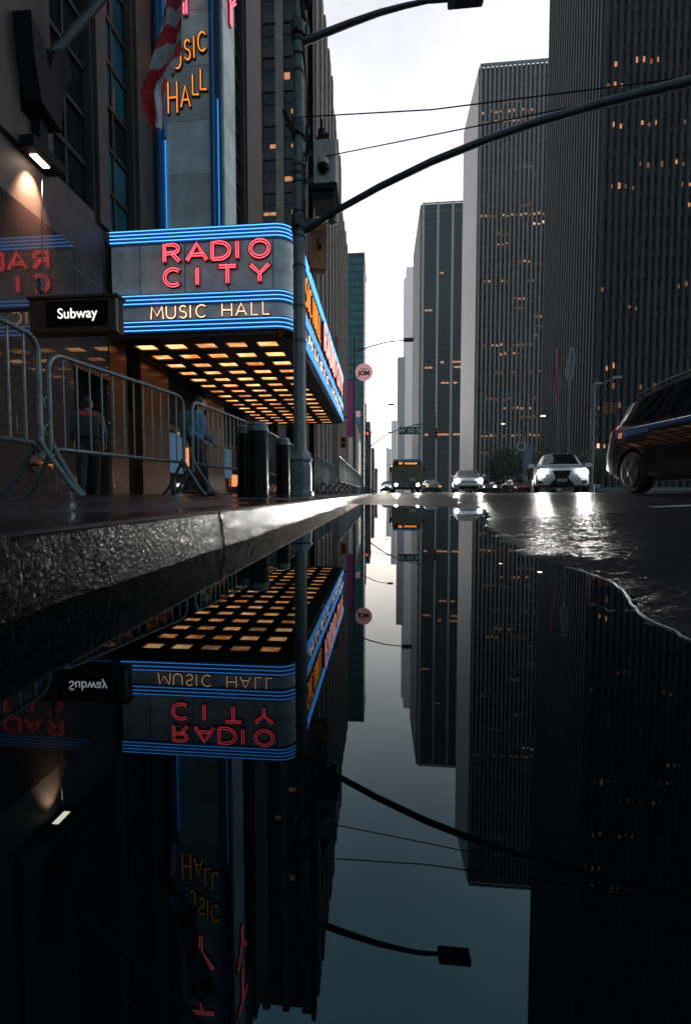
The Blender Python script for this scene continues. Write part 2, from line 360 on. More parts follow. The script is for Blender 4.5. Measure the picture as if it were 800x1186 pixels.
def glyph(ch, org, ux, uz, nrm, h, w, chan, tube, double=False, cr=.045, tr=.016, parent=None, name='letter', cdepth=.05):
    """channel letter with neon: org = lower left corner, ux/uz unit vectors in the sign plane, nrm outward"""
    wd, strokes = GL[ch]; sx = w / wd if wd > .2 else h * .8
    P = lambda p, d: Vector(org) + Vector(ux) * (p[0] * sx) + Vector(uz) * (p[1] * h) + Vector(nrm) * d
    b = MB()
    for st in strokes:
        pts = [P(p, cdepth * .5) for p in st]
        for a, c in zip(pts, pts[1:]):                          # channel: flat bar segments
            d = (c - a); ln = d.length
            if ln < 1e-5: continue
            d.normalize(); sd = Vector(nrm).cross(d)
            M3 = Matrix((d, sd, Vector(nrm))).transposed(); b.obox((a + c) / 2, (ln / 2 + cr * .75, cr, cdepth * .5), M3)
    o = b.build(name, chan, parent, world=True)
    t = MB()
    for st in strokes:
        if double:
            for sg in (-1, 1):
                off = []
                q = [Vector(p) for p in st]
                for i, p in enumerate(q):
                    dd = Vector(((q[min(i + 1, len(q) - 1)] - q[max(i - 1, 0)]).x * sx, (q[min(i + 1, len(q) - 1)] - q[max(i - 1, 0)]).y * h)).normalized()
                    nn = Vector((-dd.y, dd.x)) * (sg * cr * .55)
                    off.append(P((p.x + nn.x / sx, p.y + nn.y / h), cdepth + tr))
                t.tube(off, tr, 6)
        else: t.tube([P(p, cdepth + tr) for p in st], tr, 6)
    t.build('neon_tube', tube, o, smooth=True, world=True)
    return o
HAZE = 0.00015
#BODY
# ------------------------------------------------------------------ ground, road, puddle, sidewalks
XK = [(-8, .36), (.3, .37), (.51, .38), (.66, .39), (.88, .46), (1.17, .42), (1.6, .47), (2.25, .56), (3.3, .85), (4.4, 1.10), (5.1, 1.18), (5.8, 1.1), (6.5, .75), (7.0, .15), (7.25, -.3), (7.35, -.75)]
XKY = np.array([k[0] for k in XK]); XKX = np.array([k[1] for k in XK])
def seg_dist(x, y):
    best = 1e9
    for (ya, xa), (yb, xb) in zip(XK, XK[1:]):
        dx, dy = xb - xa, yb - ya; t = max(0, min(1, ((x - xa) * dx + (y - ya) * dy) / (dx * dx + dy * dy)))
        best = min(best, math.hypot(x - xa - t * dx, y - ya - t * dy))
    inside = y < 7.35 and x < np.interp(y, XKY, XKX)
    return -best if inside else best
def road_z(x, y):
    d = seg_dist(x, y)
    if d < 0: z = -.03 * (1 - math.exp(d / .35))
    else:
        a = .19 * (1 - math.exp(-d / 2.2)); b = .03 + .165 * (1 - math.exp(-max(0, x + .52) / 2.6))
        z = min(a, b) if abs(a - b) > .01 else (a + b) / 2 - .0025
    near = 1 / (1 + (abs(y) / 12) ** 2)
    z += near * (.0035 * mnoise.noise(Vector((x * 2.1, y * 2.1, 0))) + .0022 * mnoise.noise(Vector((x * 7, y * 7, 3))) + .0010 * mnoise.noise(Vector((x * 25, y * 25, 5))))
    if .25 < x < 3 and 0 < y < 4: z += .0024 * mnoise.noise(Vector((x * 52, y * 52, 9))) + .0016 * mnoise.noise(Vector((x * 97, y * 97, 2)))
    return z
xs = list(np.concatenate([np.arange(-.518, .30, .04), np.arange(.30, 2.3, .0095), np.arange(2.3, 5, .06), np.arange(5, 19.4, .6)])); xs[-1] = 19.2
ys = list(np.concatenate([np.arange(-8, .36, .22), np.arange(.36, 2.7, .0095), np.arange(2.7, 8, .05), np.arange(8, 30, .5), np.arange(30, 120, 5), np.arange(120, 1500, 60)]))
mb = MB(); nx = len(xs)
mb.v = [(x, y, road_z(x, y)) for y in ys for x in xs]
mb.f = [(j * nx + i, j * nx + i + 1, (j + 1) * nx + i + 1, (j + 1) * nx + i) for j in range(len(ys) - 1) for i in range(nx - 1)]; mb.m = [0] * len(mb.f)
tag(mb.build('road', M['asphalt'], smooth=True), kind='structure')
g = MB(); g.add([(-3000, -3000, -.4), (3000, -3000, -.4), (3000, 4000, -.4), (-3000, 4000, -.4)], [(0, 1, 2, 3)]); tag(g.build('ground', M['ground']), kind='structure')
g = MB(); g.add([(-.55, -8, 0), (2.4, -8, 0), (2.4, 7.6, 0), (-.55, 7.6, 0)], [(0, 1, 2, 3)]); tag(g.build('puddle_water', M['water']), kind='structure')
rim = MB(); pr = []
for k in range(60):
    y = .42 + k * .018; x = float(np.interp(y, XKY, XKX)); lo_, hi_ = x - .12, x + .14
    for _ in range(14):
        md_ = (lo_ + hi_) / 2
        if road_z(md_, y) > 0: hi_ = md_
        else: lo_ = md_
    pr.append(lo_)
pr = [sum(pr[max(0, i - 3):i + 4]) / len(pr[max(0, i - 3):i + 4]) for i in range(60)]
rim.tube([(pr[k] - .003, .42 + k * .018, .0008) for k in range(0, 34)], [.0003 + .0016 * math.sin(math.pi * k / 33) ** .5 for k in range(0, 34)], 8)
tag(rim.build('edge_glint', mat('pale_edge_glint', (.55, .56, .55), .3, noise=(200, .4)), smooth=True), kind='stuff')  # bright glint of the water's edge, painted as a thin pale tube
# cross street on the left
g = MB(); g.add([(-90, 27.3, .015), (-.5, 27.3, .015), (-.5, 42.2, .015), (-90, 42.2, .015)], [(0, 1, 2, 3)]); tag(g.build('cross_street', M['asphalt']), kind='structure')
def kerb_near(y0, y1, joint):
    # kerb stone with a real pitted granite face
    b = MB(); prof = [(-.503 - .0175 * k / 34, -.03 + .1395 * k / 34) for k in range(35)] + [(-.522, .1130), (-.525, .1165), (-.530, .1195), (-.545, .1203), (-.60, .1206), (-.70, .121), (-.70, -.06)]
    Y = [y0]
    while Y[-1] < y1 - .002: Y.append(min(y1, Y[-1] + .0042 * max(1, Y[-1] / 1.4)))
    P = len(prof)
    for y in Y:
        for i, (x, z) in enumerate(prof):
            d = 0
            if i < 40:
                d = .0006 * mnoise.noise(Vector((x * 9, y * 70, z * 38))) + (.0009) * mnoise.noise(Vector((3, y * 190, z * 140))) + .0008 * mnoise.noise(Vector((7, y * 18, z * 24)))
                if joint and min(abs(y - y0), abs(y - y1)) < .006: d -= .003
            if i < 35: b.v.append((x + d, y, z))
            else: b.v.append((x, y, z + d * .5))
    b.f = [(j * P + i, j * P + (i + 1) % P, (j + 1) * P + (i + 1) % P, (j + 1) * P + i) for j in range(len(Y) - 1) for i in range(P)]; b.m = [0] * len(b.f)
    b.add(b.v[:P], [tuple(range(P))]); b.add(b.v[(len(Y) - 1) * P:len(Y) * P], [tuple(range(P))])
    return b
def kerb_run(y0, y1, n):
    b = MB(); prof = [(-.503, -.06), (-.520, .110), (-.523, .116), (-.530, .1195), (-.552, .120), (-.70, .121), (-.70, -.06)]
    step = (y1 - y0) / n
    for i in range(n):
        a, c = y0 + i * step + .004, y0 + (i + 1) * step - .004; k = 24 if abs(a) < 8 else 2
        for j in range(k):
            pass
        b.prism([(x, z) for x, z in prof], 'y', a, c)
    return b
kn = MB()
for (a, c) in ((.1, 1.30), (1.304, 2.9), (2.904, 4.6), (4.604, 6.2)):
    q = kerb_near(a, c, True); kn.add(q.v, q.f)
q = kerb_run(-6, .096, 4); kn.add(q.v, q.f); q = kerb_run(6.204, 27.2, 12); kn.add(q.v, q.f)
tag(kn.build('kerb', M['curbstone']), kind='structure')
tag(kerb_run(42.3, 400, 60).build('kerb', M['curbstone']), kind='structure')
def walk(y0, y1):
    b = MB(); y = y0
    while y < y1 - .01:
        s = 1.5 if y < 30 else 12; y2 = min(y + s, y1); x = -.706
        for w in (1.52, 1.52, 1.62, 1.72):
            b.add([(x, y + .006, .120 + (-x - .7) * .004), (x - w + .008, y + .006, .120 + (-x + w - .7) * .004), (x - w + .008, y2 - .006, .120 + (-x + w - .7) * .004), (x, y2 - .006, .120 + (-x - .7) * .004)], [(0, 1, 2, 3)])
            x -= w
        y = y2
    b.add([(-.7, y0, .10), (-60, y0, .10), (-60, y1, .10), (-.7, y1, .10)], [(0, 1, 2, 3)])
    b.box(-60, -.71, y0, y1, -.3, .098)
    return b
tag(walk(-6, 27.2).build('sidewalk', M['sidewalk']), kind='structure')
tag(walk(42.3, 400).build('sidewalk', M['sidewalk']), kind='structure')
b = MB(); b.box(19.2, 400, -30, 62, -.2, .33); b.box(19.2, 400, 74, 1200, -.2, .33)
tag(b.build('far_sidewalk', M['sidewalk'], bevel=.02), kind='structure')
b = MB(); b.box(19.25, 400, 62.05, 73.95, -.2, .18); tag(b.build('side_street', M['asphalt']), kind='structure')
# painted markings follow the road surface
def mark(x0, x1, y0, y1, nx_=24, ny_=6):
    b = MB(); X = np.linspace(x0, x1, nx_); Y = np.linspace(y0, y1, ny_)
    b.v = [(x, y, road_z(x, y) + .004) for y in Y for x in X]
    b.f = [(j * nx_ + i, j * nx_ + i + 1, (j + 1) * nx_ + i + 1, (j + 1) * nx_ + i) for j in range(ny_ - 1) for i in range(nx_ - 1)]; b.m = [0] * len(b.f); return b
mk = mark(1.9, 12, 3.0, 3.12, 60, 4)
for q in (mark(1.6, 17, 8.6, 8.9, 50, 4), mark(.4, 17, 12.0, 12.3, 50, 4)): mk.add(q.v, q.f)
for k in range(4):
    for j in range(8):
        q = mark(3.6 + 3.4 * k, 3.75 + 3.4 * k, 26 + j * 9, 29 + j * 9, 2, 2); mk.add(q.v, q.f)
for k in range(9): q = mark(.6 + 2.0 * k, 1.1 + 2.0 * k, 22.5, 25.5, 2, 3); mk.add(q.v, q.f)
tag(mk.build('road_markings', M['paint']), kind='structure')

# ------------------------------------------------------------------ striped office towers
rlit = random.Random(11)
def striped_tower(name, label, X0, X1, Y0, Y1, H, pitch, pw, pd, pier_m, core_m, street=True, lits=(), storey=3.7, street_slab=None, top_band=0, wide=None):
    t = thing(name, label, 'office tower', (X0, Y0, 0))
    c = MB(); c.box(0, X1 - X0, 0, Y1 - Y0, .33, H); c.build('glass_wall', core_m, t)
    base = MB(); base.box(-.25, X1 - X0 + .2, -.25, Y1 - Y0 + .2, .33, .9); base.build('plinth', M['pier'], t)
    u = MB(); u.box(-pw / 2, pw / 2, -pd, -.004, .9, H + .3); first = None
    n = int((X1 - X0) / pitch)
    for i in range(n + 1):
        if first is None: first = u.build('pier', pier_m, t); first.location = (pw / 2, 0, 0)
        else: link_copy(first, t, (pw / 2 + i * pitch, 0, 0))
    if street:
        n2 = int((Y1 - Y0) / pitch)
        for i in range(n2 + 1): link_copy(first, t, (0, pw / 2 + i * pitch, 0), (0, 0, -math.pi / 2))
    if street_slab:
        s = MB(); s.box(-.5, -.004, .3, Y1 - Y0, .33, H + .7); s.build('side_slab', street_slab, t)
    if top_band:
        s = MB(); s.box(-.1, X1 - X0, -.03 - pd, -.006, H + .31, H + 1.3); s.build('parapet_band', pier_m, t)
    lw = MB(); lw.box(-(pitch - pw) / 2 * .80, (pitch - pw) / 2 * .80, -.05, -.012, 0, storey * .24); L0 = {}
    for px_i, fl, k in lits:                              # (bay, storey, brightness)
        mm = M[('litwin2', 'litwin', 'litwin3')[k]]
        loc = (pw / 2 + (px_i + .5) * pitch, 0, fl * storey + .39 * storey)
        if k not in L0: L0[k] = lw.build('lit_window', mm, t); L0[k].location = loc
        else:
            c_ = link_copy(L0[k], t, (loc[0] + rlit.uniform(-.06, .06), 0, loc[2] + rlit.choice((0, 0, .25, .4)))); c_.scale = (rlit.uniform(.5, 1.05), 1, rlit.uniform(.55, 1.25))
    return t
def lit_from_px(X0, Y0, pitch, pw, storey, runs):
    r_ = random.Random(3); o = []; seen = set()
    for x0, x1, y, k, dens in runs:
        A = at(x0, y, Y0); B = at(x1, y, Y0); fl = int(round((A.z - .39 * storey) / storey - .2))
        i0, i1 = int((A.x - X0) / pitch), int((B.x - X0) / pitch)
        for i in range(i0, i1 + 1):
            if i >= 0 and r_.random() < dens and (i, fl) not in seen: seen.add((i, fl)); o.append((i, fl, k if r_.random() < .75 else max(0, k - 1)))
    return o
runsA = [(708, 714, 76, 1, 1), (738, 768, 73, 1, .8), (705, 714, 109, 1, 1), (687, 726, 157, 1, .75), (740, 792, 154, 1, .7), (768, 785, 186, 1, .8), (726, 732, 205, 0, 1), (742, 762, 202, 0, .8),
         (708, 722, 221, 1, 1), (790, 800, 202, 1, 1), (796, 800, 232, 1, 1), (688, 696, 332, 0, .6), (726, 736, 362, 1, 1), (780, 792, 330, 0, .8), (688, 712, 427, 1, .8), (710, 780, 442, 0, .4), (688, 696, 505, 2, 1), (694, 716, 476, 0, .7)]
striped_tower('office_tower', 'huge near-black ribbed tower filling the right edge of the picture', 41, 103, 84, 109.5, 158, 1.24, .42, .55, M['pier_d'], M['tglass'],
              lits=lit_from_px(41, 84, 1.24, .42, 3.7, runsA))
runsB = [(586, 600, 112, 0, .9), (556, 632, 126, 1, .7), (556, 632, 136, 1, .6), (573, 632, 145, 0, .3), (600, 612, 195, 0, 1), (612, 625, 206, 0, .6), (602, 612, 236, 0, 1), (556, 632, 246, 1, .85), (618, 632, 255, 2, .8), (578, 586, 266, 0, 1),
         (578, 586, 286, 1, 1), (600, 612, 306, 1, .9), (562, 586, 325, 1, .4), (611, 616, 325, 1, 1), (597, 606, 345, 1, 1), (597, 606, 355, 0, 1), (618, 632, 365, 1, .8), (622, 632, 378, 0, 1), (622, 632, 386, 1, .8), (556, 578, 398, 1, .9), (592, 632, 398, 0, .8),
         (580, 600, 405, 1, .9), (575, 632, 435, 0, .5), (556, 632, 463, 0, .35), (580, 612, 477, 1, .7), (556, 632, 500, 1, .7), (556, 600, 508, 0, .7), (602, 632, 486, 0, .8), (556, 632, 520, 0, .5)]
striped_tower('office_tower', 'tall grey ribbed tower with flat roof and pale blank side wall, amber lit storeys', 39.5, 70.5, 177.8, 208.5, 171, 1.74, .80, .5, M['pier_c'], M['tglass'], street=False,
              lits=lit_from_px(39.5, 177.8, 1.74, .8, 3.7, runsB), street_slab=M['slab'], top_band=4)
# dark green glass tower with white columns
t = thing('office_tower', 'dark green glass tower with thin white vertical columns', 'office tower', (30, 315, 0))
c = MB(); c.box(0, 40, 0, 68, .33, 211); c.build('glass_wall', M['greenglass'], t)
c = MB(); c.box(-.7, .7, -1.0, -.01, .33, 212); w0 = c.build('column', M['white_col'], t); w0.location = (.7, 0, 0)
for i in range(1, 4): link_copy(w0, t, (.7 + i * 10.6, 0, 0))
c = MB(); c.box(-.5, .5, -1.4, -.01, .33, 212); w1 = c.build('side_fin', M['pier_b'], t); w1.rotation_euler = (0, 0, -math.pi / 2); w1.location = (0, 2, 0)
for i in range(1, 24): link_copy(w1, t, (0, 2 + i * 2.8, 0), (0, 0, -math.pi / 2))
c = MB(); c.box(0, 40, -.4, -.01, 205, 206); c.box(0, 40, -.5, -.012, 211.2, 212); c.build('parapet_band', M['pier'], t)
lw = MB(); lw.box(-1.3, 1.3, -.06, -.012, 0, 1.3); l0 = None
rr = random.Random(5)
for (x0, x1, y, dn) in ((492, 535, 423, .25), (510, 535, 423, .8), (492, 506, 431, .8), (526, 536, 431, .9), (492, 536, 446, .75), (492, 500, 365, .8), (492, 530, 490, .3), (492, 536, 505, .7), (500, 510, 400, .5), (514, 520, 292, .5), (510, 514, 320, .5)):
    A = at(x0, y, 315); B = at(x1, y, 315); x = A.x + 1
    while x < B.x:
        if rr.random() < dn:
            loc = (x - 30, 0, round(A.z / 3.8) * 3.8 + 1.4)
            if abs(((loc[0] - .7) % 10.6)) > 1.9 and abs(((loc[0] - .7) % 10.6) - 10.6) > 1.9:
                if l0 is None: l0 = lw.build('lit_window', M['litwin'], t); l0.location = loc
                else: link_copy(l0, t, loc)
        x += 3.0
# ------------------------------------------------------------------ far buildings
def block(name, label, px0, px1, ytop, Y, depth, m_, cat='tower', steps=()):
    A = at(px0, 560, Y); B = at(px1, 560, Y); T = at((px0 + px1) / 2, ytop, Y)
    t = thing(name, label, cat, (A.x, Y, 0))
    c = MB(); c.box(0, B.x - A.x, 0, depth, -.3, T.z); c.build('facade', m_, t)
    c = MB(); c.box(-.3, B.x - A.x + .3, -.3, depth, T.z, T.z + 1.1); c.build('parapet', M['pier'], t)
    for (f0, f1, h) in steps:
        c = MB(); c.box((B.x - A.x) * f0, (B.x - A.x) * f1, 2, depth - 2, T.z + 1.1, T.z + 1.1 + h); c.build('rooftop_block', m_, t)
    return t
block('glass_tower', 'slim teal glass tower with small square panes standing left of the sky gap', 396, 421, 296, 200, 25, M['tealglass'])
block('far_tower', 'palest tower, washed out by haze, behind the green glass tower', 466, 483, 322, 2700, 60, M['farhazed'], steps=((.15, 1, 70),))
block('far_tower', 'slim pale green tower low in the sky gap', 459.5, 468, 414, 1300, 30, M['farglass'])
block('far_tower', 'stone tower of middling height at the right foot of the sky gap', 453, 460, 487, 2400, 60, M['farhazed'])
block('far_tower', 'lowest pale block at the far end of the avenue', 447, 454, 520, 2900, 60, M['farhazed'])
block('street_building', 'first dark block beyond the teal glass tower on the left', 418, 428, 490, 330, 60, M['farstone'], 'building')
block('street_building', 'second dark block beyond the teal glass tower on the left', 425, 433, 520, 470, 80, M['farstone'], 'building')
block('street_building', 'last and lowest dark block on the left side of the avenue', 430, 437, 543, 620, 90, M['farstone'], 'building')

# ------------------------------------------------------------------ stone tower left, beyond the marquee
t = thing('stone_tower', 'brown limestone tower with tall window strips rising behind the marquee', 'tower', (-7.1, 44, 0))
def tb(*a): return MB().box(*a)
# wall masses (local: x<=0 away from the avenue, y>=0 down the street)
b = MB(); b.box(-30, -.5, .5, 19, .3, 59.5); b.box(-30, -.5, 19, 33, .3, 57.4); b.box(-30, -.5, 33, 47, .3, 52); b.build('wall', M['tower_stone'], t)
# front face: piers between window strips; strips are recessed
cols = []
for (p0, p1) in ((303, 319), (328, 344)):
    cols.append((at(p0, 140, 44).x + 7.1, at(p1, 140, 44).x + 7.1))
edges = [-22.0]
k = cols[0][0] - 3.4 * 2.9
xs_ = []
for i in range(-5, 0): xs_.append((cols[0][0] + i * 2.33 * 1.0, cols[0][1] + i * 2.33))
cols = xs_ + cols
prev = -30
pieces = []
for a, c in cols: pieces.append((prev, a)); prev = c
pieces.append((prev, 0))
for a, c in pieces:
    if c - a > .1: MB().box(a, c, 0, .5 - .003, .3, 59.5).build('pier', M['tower_stone'], t)
FH = 3.42; n_f = 17; lit = {(len(cols) - 1, 12): 2, (len(cols) - 1, 8): 1, (len(cols) - 2, 7): 1, (len(cols) - 2, 10): 1, (len(cols) - 1, 11): 1, (len(cols) - 1, 10): 1, (len(cols) - 2, 8): 1, (len(cols) - 1, 9): 1, (len(cols) - 1, 3): 2, (len(cols) - 2, 4): 1}
wprot = None
for ci, (a, c) in enumerate(cols):
    if ci < 2: continue
    for f in range(n_f):
        z = 1.2 + f * FH
        w = c - a
        if wprot is None:
            q = MB(); q.box(0, w, .32, .36, 0, .95); q.box(0, w, .25, .36, -.10, .0)
            wprot = (q, None); sp0 = q.build('spandrel', M['spandrel'], t); sp0.location = (a, 0, z)
            q = MB(); q.box(0, w, .38, .40, .95, FH - .1)
            g0 = q.build('window', M['winglass'], t); g0.location = (a, 0, z)
            q = MB(); q.box(0, w, .33, .375, .95, 1.03); q.box(0, w, .33, .375, 2.1, 2.18); q.box(w / 2 - .04, w / 2 + .04, .335, .374, 1.03, FH - .1)
            q.box(0, .06, .335, .374, 1.03, FH - .1); q.box(w - .06, w, .335, .374, 1.03, FH - .1)
            f0 = q.build('frame', M['frame'], g0)
            q = MB(); q.box(.08, w / 2 - .06, .365, .37, 1.9, 2.06); q.box(w / 2 + .1, w - .1, .365, .37, 1.06, 1.2); lg = q.build('room_light', M['litwin3'], g0)
            bpy.data.objects.remove(lg)
        else:
            link_copy(sp0, t, (a, 0, z)); gg = link_copy(g0, t, (a, 0, z)); link_copy(f0, gg)
            if (ci, f) in lit:
                q = MB(); u0 = rlit.choice((.06, .06, w * .5)); u1 = rlit.choice((w - .06, w * .45 if u0 < .1 else w - .06)); q.box(u0, u1, .345, .372, 1.08, 1.75 if lit[ci, f] == 2 else 1.08 + rlit.uniform(.12, .5))
                q.build('room_light', M['litwin'], gg)
# side face: ribs with dark strips between, each strip a recessed slot
n = 24; pr = MB(); pr.box(-.5 + .003, .12, 0, .95, .3, 59.8); p0 = None
for i in range(n):
    y = i * 1.95
    H = 59.5 if y < 19 else (57.4 if y < 33 else 52)
    q = MB().box(-.497, .10 if i % 2 else .0, y, y + 1.0, .3, H + random.choice((.25, .8, .5)))
    q.build('pier', M['tower_stone'], t)
for seg, (y0, y1, H) in enumerate(((1, 19, 59), (19, 33, 57), (33, 47, 51.6))):
    q = MB()
    z = 3.0
    while z < H - 2:
        q.box(-.38, -.30, y0, y1, z, z + 1.2); z += FH
    q.build('side_spandrels', M['spandrel'], t)
MB().box(-.45, -.41, 1, 47, 1, 51.5).build('side_glazing', M['winglass'], t)
q = MB(); q.box(-20, -.52, .42, .48, .35, 4.4); q.build('shop_window', M['litwin2'], t)
# lower block and shops beyond the tower
t = thing('street_building', 'low dark building with shop awnings beyond the brown limestone tower', 'building', (-7.1, 92, 0))
MB().box(-25, 0, 0, 60, .1, 21.5).build('wall', M['tower_stone'], t)
q = MB()
for i in range(12): q.box(.003, .05, 2 + i * 4.8, 4.6 + i * 4.8, 4, 18)
q.build('window_strips', M['winglass'], t)
MB().box(-25, .4, -.2, 60, 21.5, 22.3).build('cornice', M['tower_stone'], t)
MB().box(.01, 1.4, 4, 14, 3.2, 3.5).build('awning', M['busblue'], t)
# ------------------------------------------------------------------ theatre building, left foreground wall
WX = -7.1
t = thing('theatre_building', 'dark stone theatre wall with polished granite base and tall window bays', 'building', (WX, 0, 0))
bays = [(8.72, 10.02, 7.15, 18.5, 2, 10), (10.52, 11.76, 7.15, 18.5, 2, 10), (20.3, 21.7, 8.5, 26, 2, 14)]
def wallpieces(y0, y1, z0, z1, holes):
    """rectangular wall with rectangular holes, as boxes butted end to end"""
    b = MB(); yc = sorted({y0, y1} | {h[0] for h in holes} | {h[1] for h in holes})
    for a, c in zip(yc, yc[1:]):
        hs = sorted([h for h in holes if h[0] <= a and h[1] >= c], key=lambda h: h[2]); z = z0
        for h in hs:
            if h[2] > z: b.box(-.45, 0, a, c, z, h[2])
            z = h[3]
        if z < z1: b.box(-.45, 0, a, c, z, z1)
    return b
wallpieces(-5, 10.40, .13, 5.9, [(9.15, 10.35, .13, 3.1)]).build('granite_base', M['granite'], t)
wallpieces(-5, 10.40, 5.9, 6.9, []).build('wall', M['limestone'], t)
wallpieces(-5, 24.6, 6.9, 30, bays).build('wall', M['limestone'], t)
MB().box(-30, -.46, -5, 24.6, .13, 30).build('core', M['matte'], t)
# slim proud pilasters between the bays
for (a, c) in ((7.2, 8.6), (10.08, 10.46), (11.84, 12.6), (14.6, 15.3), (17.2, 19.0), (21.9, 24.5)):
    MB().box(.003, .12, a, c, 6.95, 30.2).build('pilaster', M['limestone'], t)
for bi, (y0, y1, z0, z1, nc, nr) in enumerate(bays):
    fr = MB(); cw = (y1 - y0) / nc; rh = (z1 - z0) / nr
    for i in range(nc + 1): fr.box(-.26, -.19, y0 + i * cw - .035, y0 + i * cw + .035, z0, z1)
    for j in range(nr + 1): fr.box(-.27, -.17, y0, y1, z0 + j * rh - .055, z0 + j * rh + .055)
    fo = fr.build('window_bay', M['frame'], t)
    for i in range(nc):
        for j in range(nr):
            MB().box(-.242, -.235, y0 + i * cw + .036, y0 + (i + 1) * cw - .036, z0 + j * rh + .056, z0 + (j + 1) * rh - .056).build('pane', M['neonglowglass'] if bi == 1 and j % 5 != 2 else M['winglass'], fo)
# doorway recess behind the walkers
MB().box(-.40, -.34, 9.17, 10.33, .13, 3.08).build('door', M['black'], t)
MB().box(-.2, .04, 9.10, 10.40, 3.1, 3.22).build('door_lintel', M['bronze'], t)
# entrance front under the canopy: bronze piers and dark doors
for (a, c) in ((10.42, 11.15), (11.85, 13.45), (16.4, 18.4), (21.2, 22.6)):
    MB().box(-.45, .02, a, c, .13, 4.30).build('entrance_pier', M['bronze'], t)
MB().box(-.45, -.02, 10.42, 24.5, 4.31, 6.88).build('fascia_wall', M['granite'], t)
for (a, c) in ((11.15, 11.85), (13.45, 16.4), (18.4, 21.2), (22.6, 24.5)):
    n = max(1, int((c - a) / .9)); s = (c - a) / n
    for i in range(n):
        d = MB().box(-.38, -.34, a + i * s + .01, a + (i + 1) * s - .01, .14, 2.6).build('entrance_door', M['winglass'], t)
        q = MB(); q.box(-.339, -.31, a + i * s + .01, a + i * s + .08, .14, 2.6); q.box(-.339, -.31, a + (i + 1) * s - .08, a + (i + 1) * s - .01, .14, 2.6); q.box(-.338, -.311, a + i * s + .08, a + (i + 1) * s - .08, 2.45, 2.6)
        q.build('door_frame', M['bronze'], d)
    MB().box(-.40, -.36, a + .01, c - .01, 2.62, 4.28).build('transom', M['matte'], t)
for (a, c, z0, z1, mm) in ((13.6, 14.9, .9, 2.3, 'poster'), (18.7, 20.0, .9, 2.3, 'poster'), (15.0, 15.4, 1.2, 1.9, 'poster2'), (20.1, 20.9, .5, 1.1, 'poster2')):
    MB().box(-.30, -.24, a, c, z0, z1).build('poster_case', M[mm], t)

# ------------------------------------------------------------------ marquee
t = thing('theatre_marquee', 'big curved theatre marquee with blue neon bands and red neon lettering over the sidewalk', 'marquee', (WX, 10.45, 4.2))
MX, MY0, MY1, r = -2.2, 10.45, 24.5, .45
def mpath(off, n=9):
    p = [(WX + .13, MY0 - off)]
    p += [(MX - r + (r + off) * math.cos(R(-90 + 90 * i / n)), MY0 + r + (r + off) * math.sin(R(-90 + 90 * i / n))) for i in range(n + 1)]
    p += [(MX - r + (r + off) * math.cos(R(90 * i / n)), MY1 - r + (r + off) * math.sin(R(90 * i / n))) for i in range(n + 1)]
    p += [(WX + .13, MY1 + off)]
    return p
def ribbon(off, z0, z1, inner=.12):
    o = mpath(off); i_ = mpath(off - inner); n = len(o); b = MB()
    vs = [(x, y, z0) for x, y in o] + [(x, y, z1) for x, y in o] + [(x, y, z0) for x, y in i_] + [(x, y, z1) for x, y in i_]
    fs = []
    for k in range(n - 1): fs += [(k, k + 1, n + k + 1, n + k), (2 * n + k + 1, 2 * n + k, 3 * n + k, 3 * n + k + 1), (n + k, n + k + 1, 3 * n + k + 1, 3 * n + k), (k + 1, k, 2 * n + k, 2 * n + k + 1)]
    fs += [(0, n, 3 * n, 2 * n), (n - 1, 3 * n - 1, 4 * n - 1, 2 * n - 1)]
    return b.add(vs, fs)
ribbon(0, 4.62, 6.58).build('fascia', M['marq'], t, smooth=True, world=True)
BANDS = ((6.56, 6.92), (5.0, 5.30), (4.32, 4.64))
for z0, z1 in BANDS:
    bo = ribbon(.035, z0, z1, .1).build('neon_band', M['bluetrim'], t, smooth=True, world=True)
    n = 4 if z1 > 6.8 else 3
    for i in range(n):
        z = z0 + (z1 - z0) * (i + .5) / n; pp = mpath(.062)
        T = MB(); T.tube([(x, y, z) for x, y in pp], .0095, 6); T.build('neon_tube', M['neonblue'], bo, smooth=True, world=True)
# vertical seams on the fascia
q = MB()
for x in (-6.2, -5.0, -3.85, -2.7):
    q.box(x - .008, x + .008, MY0 - .006, MY0 - .001, 5.32, 6.55); 
q.build('panel_seams', M['frame'], t, world=True)
q = MB(); q.prism([(x, y) for x, y in mpath(-.13)], 'z', 6.80, 6.86); q.build('roof_deck', M['matte'], t, world=True)
# soffit: black lattice and a light behind every opening
q = MB(); xs0, xs1, ys0, ys1 = WX + .13, MX - .32, MY0 + .12, MY1 - .15
ncol, nrow = 5, 16; cw = (MX - .42 - (WX + .2)) / ncol; rw = .83
for i in range(ncol + 1):
    xc = WX + .2 + i * cw; q.box(max(xs0, xc - .155), xc + .155, ys0 + .2, ys1 - .3, 4.20, 4.245)
for j in range(nrow + 1):
    yc = MY0 + .62 + j * rw - rw / 2 + .1
    for i in range(ncol): q.box(WX + .2 + i * cw + .157, WX + .2 + (i + 1) * cw - .157, yc - .215, yc + .215, 4.202, 4.243)
q.build('soffit_grid', M['soffit'], t, world=True)
q = MB(); q.prism([(x, y) for x, y in mpath(-.11)], 'z', 4.40, 4.43); q.build('soffit_tray', M['matte'], t, world=True)
ed = MB(); ed.box(MX - .40, MX - .06, MY0 + .45, MY1 - .45, 4.21, 4.34); ed.box(WX + .13, MX - .45, MY0 + .02, MY0 + .36, 4.21, 4.34); ed.build('soffit_edge', M['soffit'], t, world=True)
q = MB(); q.box(-(cw / 2 - .14), cw / 2 - .14, -.225, .225, 0, .02); l0 = None
